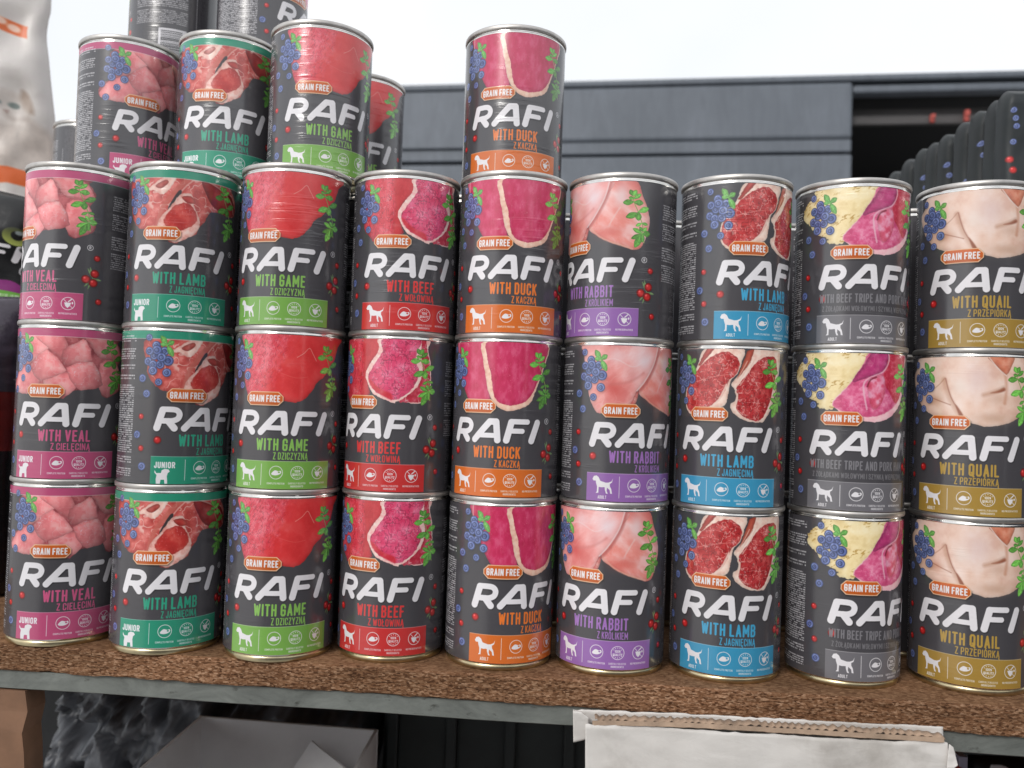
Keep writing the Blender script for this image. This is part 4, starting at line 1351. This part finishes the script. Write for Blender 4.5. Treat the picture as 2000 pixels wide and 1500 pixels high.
cv.poly([ob(-300, 318), ob(-100, 318), ob(20, 322), ob(60, 331), ob(150, 345), ob(150, 385), ob(60, 362), ob(20, 354), ob(-100, 350), ob(-300, 350)], rgb(226, 100, 40), soft=1.5)
sack = empty('cat_food_sack', ((xl + xr) / 2, BY, 0.0))
tag(sack, 'tall white sack with a pale cat picture and orange bands, far left behind the cans', 'pet food bag')


def sackwarp(u, v, x, z):
    e = 0.003 * math.sin(v * 21) * u ** 4 - 0.030 * max(0, v - 0.45) / 0.55 * u ** 2 - 0.003 * math.exp(-((v - 0.855) / 0.03) ** 2) * u ** 3
    return x + e, z


pillow('sack_body', 0.42, hz, 0.09, printed_mat('white_sack', cv, 0.42, 40, 0.35), sack, sackwarp, wr=0.010, seed=4, nu=60, nv=90)

# black pouch with a green cat's eye
PY = 0.80
pw, ph = 0.27, 0.385
px1 = at(78, 430, PY).x
px0 = px1 - pw
cv = Canvas(0, 270, 385, 2.4, rgb(22, 22, 24))
op = lambda a, b_: onbag(a, b_, PY + 0.01, px0, ph)
eu, ev = op(21, 421)
cv.ell(eu, ev, 10, 10, 0, lambda x, y, k: rgb(150, 160, 76) * (0.45 + 0.75 * np.clip(0.5 + 0.6 * y, 0, 1))[..., None], 1.0)
cv.ell(eu + 0.6, ev - 1.0, 4.0, 5.0, 0, rgb(12, 12, 12), 1.0)
cv.ell(eu + 2.0, ev - 4.5, 2.6, 2.4, 0, rgb(140, 150, 150), 1.2)
cv.poly([(eu - 12, ev - 4), (eu, ev - 11.5), (eu + 12, ev - 3), (eu + 12, ev - 12), (eu, ev - 17), (eu - 12, ev - 12)], rgb(20, 20, 22), soft=1.0, smooth=3)
lu, lv = op(18, 481)
logo(cv, 1.12, lu - 31, lv, shadow=False)
cv.ell(*op(30, 450), 3.2, 3.2, 0, rgb(120, 120, 122), 0.8)
cv.ell(*op(30, 450), 2.2, 2.2, 0, rgb(24, 24, 26), 0.8)
for st in ([(31, 491), (25, 488), (21, 496), (22, 504), (29, 503)], [(37, 497), (33, 499), (34, 505), (38, 497), (38, 505)], [(44, 489), (43, 505), (47, 503)], [(41, 496), (48, 494)]):
    cv.line([op(*q) for q in st], 1.5, rgb(190, 188, 192), smooth=4)
cv.poly([op(-80, 535), op(-10, 522), (op(14, 524)), op(28, 540), op(30, 560), op(-80, 560)], rgb(150, 40, 130), soft=1, smooth=3)
cv.poly([op(-80, 543), op(0, 545), op(45, 551), op(45, 568), op(0, 564), op(-80, 560)], rgb(112, 190, 62), soft=0.8)
cv.micro(op(-10, 553)[0], op(0, 550)[1], op(38, 553)[0], op(0, 561)[1], 1, rgb(230, 240, 225), 0.7)
cv.poly([op(-80, 566), op(0, 567), op(27, 571), op(27, 600), op(-80, 600)], rgb(205, 52, 30), soft=0.8)
pouch = empty('cat_food_pouch', ((px0 + px1) / 2, PY, 0.0))
tag(pouch, 'black pouch with a green cat eye and coloured stripes, left edge behind the veal stack', 'pet food bag')


def pouchwarp(u, v, x, z):
    return x, z - 0.030 * u ** 2.2 * v ** 3


pillow('pouch_body', pw, ph, 0.07, printed_mat('cat_pouch', cv, 0.34, 50, 0.25), pouch, pouchwarp, wr=0.005, seed=9)

# film-wrapped dark bag at the lower left
LY = 0.725
lw, lh = 0.22, 0.255
lx1 = at(44, 750, LY).x
cv = Canvas(0, 220, 255, 3, rgb(16, 15, 18))
ol = lambda a, b_: onbag(a, b_, LY + 0.01, lx1 - lw, lh)
y1, y2 = ol(20, 766)[1], ol(20, 884)[1]
cv.poly([(-5, -5), (225, -5), (225, y1), (-5, y1)], lambda U, V, d: rgb(74, 66, 80) * (0.55 + 0.7 * fbm(U / 20, V / 9, 5, 4))[..., None], soft=0.8)
cv.poly([(-5, y1), (225, y1), (225, y2), (-5, y2)], lambda U, V, d: rgb(108, 26, 24) * (0.7 + 0.5 * fbm(U / 20, V / 20, 6, 3))[..., None], soft=0.8)
for (a, b_, c_, d_) in ((8, 640, 16, 655), (14, 650, 11, 672), (6, 610, 24, 618), (2, 740, 20, 744), (4, 960, 18, 972), (6, 1010, 14, 1000)):
    cv.line([ol(a, b_), ol(c_, d_)], 1.2, rgb(150, 146, 156), al=0.7)  # pale streaks painted in as highlights on the film
lbag = empty('dog_food_bag', (lx1 - lw / 2, LY, 0.0))
tag(lbag, 'dark crinkled bag with a plum top and red band, at the left frame edge', 'pet food bag')
pillow('bag_body', lw, lh, 0.08, printed_mat('plum_bag', cv, 0.25, 70, 0.5), lbag, None, wr=0.007, seed=21, foot=0.02, topflat=0.15)

# receding row of black pouches at the right
cv = Canvas(0, 240, 470, 3.0, rgb(32, 39, 42))
w_ = cv.win(0, 0, 240, 470)
cv.put(w_[0], rgb(26, 30, 33), 0.7 * fbm(w_[1] / 40, w_[2] / 60, 12, 4))
P_Y, P_H, P_X = 0.752, 0.458, at(1957, 200, 0.75).x
of = lambda a, b_: onbag(a, b_, P_Y + 0.012, P_X, P_H)
for i, (a, b_) in enumerate(((1993, 206), (1997, 223), (1999, 239), (1994, 270), (2030, 262))):
    u, v = of(a, b_)
    berry(cv, u + 2.5, v, 2.4, 1.0, i * 1.3)
for a, b_ in ((1964, 320), (1994, 306), (1999, 328)):
    u, v = of(a, b_)
    redberry(cv, u, v, 3.2)
M_POUCH = printed_mat('berry_pouch', cv, 0.55, 45, 0.3)
M_PLAIN = []
for sd_, bl, rd in ((3, ((1992, 236), (1997, 262)), ((1992, 330),)), (4, ((1996, 300),), ((1988, 345),))):
    cv = Canvas(0, 240, 470, 2.0, rgb(36, 43, 45))
    w_ = cv.win(0, 0, 240, 470)
    cv.put(w_[0], rgb(24, 28, 31), 0.8 * fbm(w_[1] / 30, w_[2] / 80, sd_, 4))
    for a, b_ in bl:
        u, v = of(a, b_)
        berry(cv, u, v, 2.6, 1.0, sd_)
    for a, b_ in rd:
        u, v = of(a, b_)
        redberry(cv, u, v, 2.4)
    M_PLAIN.append(printed_mat('berry_pouch_rear', cv, 0.6, 45, 0.3))
p0 = None
ORD = ('nearest of the receding row', 'second from the front', 'third from the front', 'fourth from the front', 'fifth from the front',
       'sixth from the front', 'seventh from the front', 'eighth from the front', 'ninth and farthest, lowest looking')
for i in range(9):
    Yp = (0.752, 0.7785, 0.806, 0.833, 0.865, 0.893, 0.920, 0.955, 1.004)[i]
    if p0 is None:
        o = empty('food_pouch')
        pb = pillow('pouch_body', 0.24, P_H, 0.024, M_POUCH, o, lambda u, v, x, z: (x, z - 0.008 * max(0, 1 - u / 0.035) ** 2 * max(0, (v - 0.9) / 0.1)), wr=0.003, seed=33, topflat=0.012, foot=0.02, nu=90, flat=40)
        p0 = o
    else:
        o = p0.copy()
        COL.objects.link(o)
        d = p0.children[0].copy()
        d.data = p0.children[0].data.copy()
        d.data.materials[0] = M_PLAIN[i % 2]
        COL.objects.link(d)
        d.parent = o
    o.location = (P_X + 0.12 + random.uniform(-0.003, 0.003), Yp, 0.0005)
    o.rotation_euler = (0, 0, R(random.uniform(-3.5, 1.5)))
    tag(o, 'black berry-printed pouch standing at the right, ' + ORD[i], 'pouch', 'row of black pouches')

# ------------------------------------------------------------------ below the shelf
# open white carton
M_CARD = simple('white_card', (0.86, 0.85, 0.86), 0.6, 0, 24, 0.05, 0.15, 0.003)
bx0, bx1 = at(390, 1398, 0.85).x, at(735, 1427, 0.84).x
byb, bzt = 0.85, at(390, 1398, 0.85).z
carton = empty('open_carton', ((bx0 + bx1) / 2, 0.75, -0.58))
tag(carton, 'open pale grey-white carton standing empty below the shelf', 'carton')
wx, hh = (bx1 - bx0) / 2, bzt + 0.58


def panel(name, q, th, mat, parent, n=10, wr=0.0012, seed=1):
    """a thin card panel through four corners (any plane), with real thickness and a slight warp"""
    q = [Vector(a) for a in q]
    nn = (q[1] - q[0]).cross(q[3] - q[0]).normalized()
    P, F = [], []
    for s in (0, 1):
        for j in range(n + 1):
            for i in range(n + 1):
                a, b_ = i / n, j / n
                p = (q[0] * (1 - a) + q[1] * a) * (1 - b_) + (q[3] * (1 - a) + q[2] * a) * b_
                w = float(vnoise(np.array([a * 4.0]), np.array([b_ * 4.0]), seed)[0] - 0.5) * wr
                P.append(p + nn * (w + (th if s else 0)))
    m_ = (n + 1) * (n + 1)
    for j in range(n):
        for i in range(n):
            a = j * (n + 1) + i
            F.append((a + n + 1, a + n + 2, a + 1, a))
            F.append((m_ + a, m_ + a + 1, m_ + a + n + 2, m_ + a + n + 1))
    rim = [i for i in range(n)] + [n + (n + 1) * j for j in range(n)] + [(n + 1) * (n + 1) - 1 - i for i in range(n)] + [(n + 1) * (n - j) for j in range(n)]
    for k in range(len(rim)):
        a, b_ = rim[k], rim[(k + 1) % len(rim)]
        F.append((a, b_, m_ + b_, m_ + a))
    return link_mesh(name, mesh_from(name, P, F), mat, parent)


cz = hh
panel('back_panel', [(-wx, 0.10, 0.002), (wx, 0.10, 0.002), (wx, 0.10, cz - 0.004), (-wx, 0.10, cz)], 0.003, M_CARD, carton, seed=2)
panel('side_panel', [(-wx, -0.14, 0.002), (-wx, 0.098, 0.002), (-wx, 0.098, cz), (-wx, -0.14, cz)], 0.003, M_CARD, carton, seed=3)
panel('side_panel', [(wx, 0.098, 0.002), (wx, -0.14, 0.002), (wx, -0.14, cz - 0.004), (wx, 0.098, cz - 0.004)], 0.003, M_CARD, carton, seed=4)
panel('front_panel', [(wx, -0.14, 0.002), (-wx, -0.14, 0.002), (-wx, -0.14, cz), (wx, -0.14, cz)], 0.003, M_CARD, carton, seed=5)
panel('bottom_panel', [(-wx, -0.14, 0.002), (wx, -0.14, 0.002), (wx, 0.10, 0.002), (-wx, 0.10, 0.002)], 0.003, M_CARD, carton, seed=6)
tl = at(588, 1470, 0.80)
tl.x -= (bx0 + bx1) / 2
tl.y -= 0.75
tl.z += 0.58
panel('inner_flap', [(tl.x - 0.035, tl.y + 0.045, tl.z - 0.06), (tl.x + 0.06, tl.y + 0.01, tl.z - 0.06), (tl.x + 0.065, tl.y, tl.z - 0.028), (tl.x + 0.002, tl.y + 0.03, tl.z)], 0.002, M_CARD, carton, seed=7)

# crumpled dark film behind it
M_FILM = simple('dark_film', (0.105, 0.112, 0.128), 0.4, 0, 30, 0.4, 0.5, 0.003)
film = empty('plastic_sack', (-0.35, 0.99, -0.58))
tag(film, 'crumpled dark plastic sack bulging behind the open carton below the shelf', 'plastic sack')
pillow('film_body', 0.36, 0.50, 0.22, M_FILM, film, lambda u, v, x, z: (x + 0.02 * math.sin(v * 7), z - 0.10 * max(0, u - 0.55) * v), wr=0.020, seed=40, nu=90, nv=100, ridge=True)

# slats and black crate in the dark
M_WOOD = simple('raw_pine', (0.40, 0.23, 0.13), 0.7, 0, 30, 0.25, 0.2, 0.002, (1, 1, 0.1))
for px, py, wd, nm in ((456, 1392, 0.020, 'wider pine slat glimpsed under the shelf, left of the other slat'), (522, 1400, 0.015, 'narrow pale pine slat glimpsed above the open carton')):
    p = at(px, py, 1.14)
    o = box_obj('wooden_slat', (-wd, -0.008, 0), (wd, 0.008, 0.60), M_WOOD, None, 0.001)
    o.location = (p.x, 1.14, -0.58)
    tag(o, nm, 'slat', 'wooden slats below the shelf')
M_CRATE = simple('black_plastic', (0.012, 0.017, 0.018), 0.5, 0, 30, 0.3, 0.2, 0.001)
crate = empty('plastic_crate', (-0.06, 0.90, -0.58))
tag(crate, 'black plastic crate with upright ribs standing between the two cartons', 'crate')
box_obj('shell', (-0.105, 0.0, 0.0), (0.155, 0.20, 0.535), M_CRATE, crate, 0.004)
for i in range(5):
    box_obj('rib', (-0.10 + 0.06 * i, -0.012, 0.0), (-0.088 + 0.06 * i, -0.0005, 0.530), M_CRATE, crate, 0.002)
box_obj('rim', (-0.112, -0.014, 0.537), (0.162, 0.21, 0.552), M_CRATE, crate, 0.003)
dark_backing = box_obj('added_dark_backing', (-1.1, 0, 0), (1.1, 0.004, 0.98), simple('dark_backing', (0.010, 0.011, 0.013), 0.8, 0, 12, 0.3, 0.4, 0.01))
dark_backing.location = (0, 1.38, -1.01)  # black sheet added to keep the space under the shelf dark
tag(dark_backing, 'added black sheet behind the lower shelf, keeping the space dark', 'tarpaulin')

# folded white carton hooked over the steel angle, its torn edge showing the fluting
WY = 0.548
M_WHITE, nt, b = new_mat('white_liner')
v = mapped(nt)
n = noise_node(nt, 9, 7, 0.65, v)
rp = ramp(nt, n.outputs['Fac'], [(0.34, (0.44, 0.41, 0.38)), (0.47, (0.62, 0.59, 0.56)), (0.70, (0.69, 0.665, 0.64))])
nt.links.new(rp.outputs[0], b.inputs['Base Color'])
b.inputs['Roughness'].default_value = 0.6
v2 = mapped(nt, (1.0, 1.0, 2.6))
n2 = noise_node(nt, 16, 6, 0.6, v2, 1.6)
p_ = bump(nt, b, n2.outputs['Fac'], 0.16, 0.005)
n3 = noise_node(nt, 6, 2, 0.5, mapped(nt, (14, 1, 0.3)))
bump(nt, b, n3.outputs['Fac'], 0.30, 0.002, p_)
M_KRAFT = simple('kraft_flute', (0.34, 0.24, 0.17), 0.8, 0, 90, 0.25, 0.3, 0.001)


def sheet(name, top, bot, th, mat, parent, yf, n=90, m=26, wr=0.0015, seed=1):
    """white liner sheet whose upper and lower edges follow world polylines (x, z); y given by yf(a, t)"""
    xs = np.linspace(0, 1, n + 1)
    ta, ba = np.array(top), np.array(bot)

    def pl(arr, a):
        s = np.linspace(0, 1, len(arr))
        return np.interp(a, s, arr[:, 0]), np.interp(a, s, arr[:, 1])
    P, F = [], []
    for s in (0, 1):
        for j in range(m + 1):
            t = j / m
            for i in range(n + 1):
                a = xs[i]
                x0, z0 = pl(ta, a)
                x1, z1 = pl(ba, a)
                x, z = x0 + (x1 - x0) * t, z0 + (z1 - z0) * t
                w = (fbm(np.array([x / 0.03 + t * 1.5]), np.array([z / 0.012 + 0.8 * x / 0.03]), seed, 4)[0] - 0.5) * wr * 2
                if j == 0:
                    z += (fbm(np.array([x / 0.004]), np.array([0.0]), seed + 3, 3)[0] - 0.5) * 0.0016
                P.append((x, yf(x, t) + w + (th if s else 0), z))
    k = (n + 1) * (m + 1)
    for j in range(m):
        for i in range(n):
            a = j * (n + 1) + i
            F.append((a, a + n + 1, a + n + 2, a + 1))
            F.append((k + a + 1, k + a + n + 2, k + a + n + 1, k + a))
    for i in range(n):
        F.append((i, i + 1, k + i + 1, k + i))
        b0 = m * (n + 1) + i
        F.append((b0 + 1, b0, k + b0, k + b0 + 1))
    for j in range(m):
        a = j * (n + 1)
        F.append((a + n + 1, a, k + a, k + a + n + 1))
        b0 = a + n
        F.append((b0, b0 + n + 1, k + b0 + n + 1, k + b0))
    return link_mesh(name, mesh_from(name, P, F), mat, parent, smooth=True)


def wp(px, py, dy=0.0):
    """x, z on the carton's plane, dy behind it"""
    Y = WY
    for _ in range(3):
        p = at(px, py, Y)
        Y = ty(p.x) + dy
    return (p.x, p.z)


ty = lambda x: edge_y(x) - 0.014
fold = empty('folded_carton', (0, 0, 0))
tag(fold, 'flattened white carton with a torn corrugated top edge, hanging below the shelf', 'cardboard')
D0, D1 = -0.004, 0.0042
sheet('front_liner', [wp(a, b, D0) for a, b in ((1143, 1414), (1180, 1416), (1320, 1423), (1480, 1433), (1650, 1443), (1760, 1449), (1838, 1446), (1852, 1453))],
      [wp(a, 1640, D0) for a in (1143, 1400, 1700, 1856)], 0.0007, M_WHITE, fold, lambda x, t: ty(x) + D0, seed=5, wr=0.0016)
sheet('back_liner', [wp(a, b, D1) for a, b in ((1119, 1386), (1160, 1387), (1350, 1395), (1560, 1406), (1760, 1416), (1842, 1421))],
      [wp(a, b, D1) for a, b in ((1121, 1420), (1160, 1412), (1350, 1422), (1560, 1436), (1760, 1448), (1842, 1452))], 0.0007, M_WHITE, fold, lambda x, t: ty(x) + D1, m=8, seed=8, wr=0.0010)
sheet('side_flap', [wp(1119, 1389), wp(1134, 1390), wp(1150, 1402)], [wp(1120, 1452), wp(1136, 1449), wp(1147, 1445)], 0.0012, M_WHITE, fold, lambda x, t: ty(x) - 0.0005 + 0.002 * t, n=12, m=14, seed=11, wr=0.001)
sheet('side_flap', [wp(1846, 1446), wp(1853, 1450), wp(1856, 1462)], [wp(1838, 1492), wp(1850, 1491), wp(1859, 1484)], 0.0012, M_WHITE, fold, lambda x, t: ty(x) - 0.006 - 0.002 * t, n=12, m=14, seed=12, wr=0.0012)
# fluting: a wavy ribbon between the liners, and the torn inner kraft sheet under it
P, F = [], []
nfl = 900
for i in range(nfl + 1):
    a = i / nfl
    px = 1162 + (1845 - 1162) * a
    pyt = np.interp(px, [1162, 1350, 1560, 1760, 1846], [1401, 1407, 1418, 1430, 1437])
    x, z = wp(px, pyt, -0.001)
    ph_ = a * 44 * 2 * math.pi + 2.5 * math.sin(a * 23)
    amp = 0.0003 + 0.0006 * float(vnoise(np.array([a * 30.0]), np.array([0.5]), 9)[0])
    dz = amp * math.sin(ph_) + (float(vnoise(np.array([a * 60.0]), np.array([0.0]), 4)[0]) - 0.5) * 0.0012
    P.append((x, ty(x) - 0.0024, z + dz - 0.0008))
    P.append((x, ty(x) + 0.0036, z + dz * 0.8 + 0.0002))
for i in range(nfl):
    F.append((2 * i, 2 * i + 2, 2 * i + 3, 2 * i + 1))
fl = link_mesh('fluting', mesh_from('fluting', P, F), M_KRAFT, fold, smooth=True)
sl_ = fl.modifiers.new('thick', 'SOLIDIFY')
sl_.thickness = 0.0003
P, F = [], []
for i in range(301):
    a = i / 300
    px = 1157 + (1843 - 1157) * a
    pyt = np.interp(px, [1157, 1190, 1350, 1560, 1760, 1843], [1408, 1407, 1412, 1424, 1436, 1441])
    x, z = wp(px, pyt, -0.003)
    j = (float(fbm(np.array([a * 70.0]), np.array([3.0]), 6, 3)[0]) - 0.5) * 0.0012
    P.append((x, ty(x) + D0 - 0.0004, z - 0.0024 + j * 0.5))
    P.append((x, ty(x) + D0 + 0.0006, z + 0.0002 + j * 0.25))
    P.append((x, ty(x) + 0.0020, z - 0.0016))
for i in range(300):
    for q in (0, 1):
        F.append((3 * i + q, 3 * i + 3 + q, 3 * i + 4 + q, 3 * i + 1 + q))
ks = link_mesh('inner_liner', mesh_from('inner_liner', P, F), M_KRAFT, fold)
sl_ = ks.modifiers.new('thick', 'SOLIDIFY')
sl_.thickness = 0.0005

# things on the lower shelf at the far right
cv = Canvas(0, 200, 300, 2.5, rgb(20, 19, 23))
qx0 = at(1890, 1480, 0.78).x
qz = at(1950, 1476, 0.78).z
ou = lambda a, b_: ((at(a, b_, 0.77).x - qx0) * 1000, (qz - at(a, b_, 0.77).z) * 1000)
a_, b_ = ou(1935, 1492)
logo(cv, 1.25, a_ + 39, b_ + 21, shadow=False)
dp = empty('food_pouch', (qx0 + 0.10, 0.78, -0.58))
tag(dp, 'black pouch with white lettering on the lower shelf, bottom right corner', 'pouch')
pillow('pouch_body', 0.20, qz + 0.58, 0.05, printed_mat('low_pouch', cv, 0.4, 50, 0.25), dp, None, wr=0.004, seed=51, topflat=0.06)
p = at(1880, 1476, 0.74)
o = box_obj('card_strip', (-0.0035, -0.002, 0), (0.0035, 0.05, p.z + 0.58), simple('lilac_card', (0.27, 0.25, 0.33), 0.6, 0, 20, 0.1), None, 0.0006)
o.location = (p.x, 0.74, -0.58)
tag(o, 'narrow lilac-grey carton edge beside the black lettered pouch, bottom right', 'carton')
p = at(1861, 1484, 0.745)
bm = bmesh.new()
bmesh.ops.create_uvsphere(bm, u_segments=24, v_segments=14, radius=0.5)
for v in bm.verts:
    v.co = Vector((v.co.x * 0.026, v.co.y * 0.026, (v.co.z + 0.5) * (p.z + 0.58) if v.co.z < 0.2 else (p.z + 0.58) - (0.5 - v.co.z) * 0.03))
me = bpy.data.meshes.new('red_tube')
bm.to_mesh(me)
bm.free()
o = link_mesh('red_bottle', me, M_RED, None, (p.x, 0.745, -0.58), True)
tag(o, 'round topped red container at the torn carton\u2019s right corner', 'bottle')
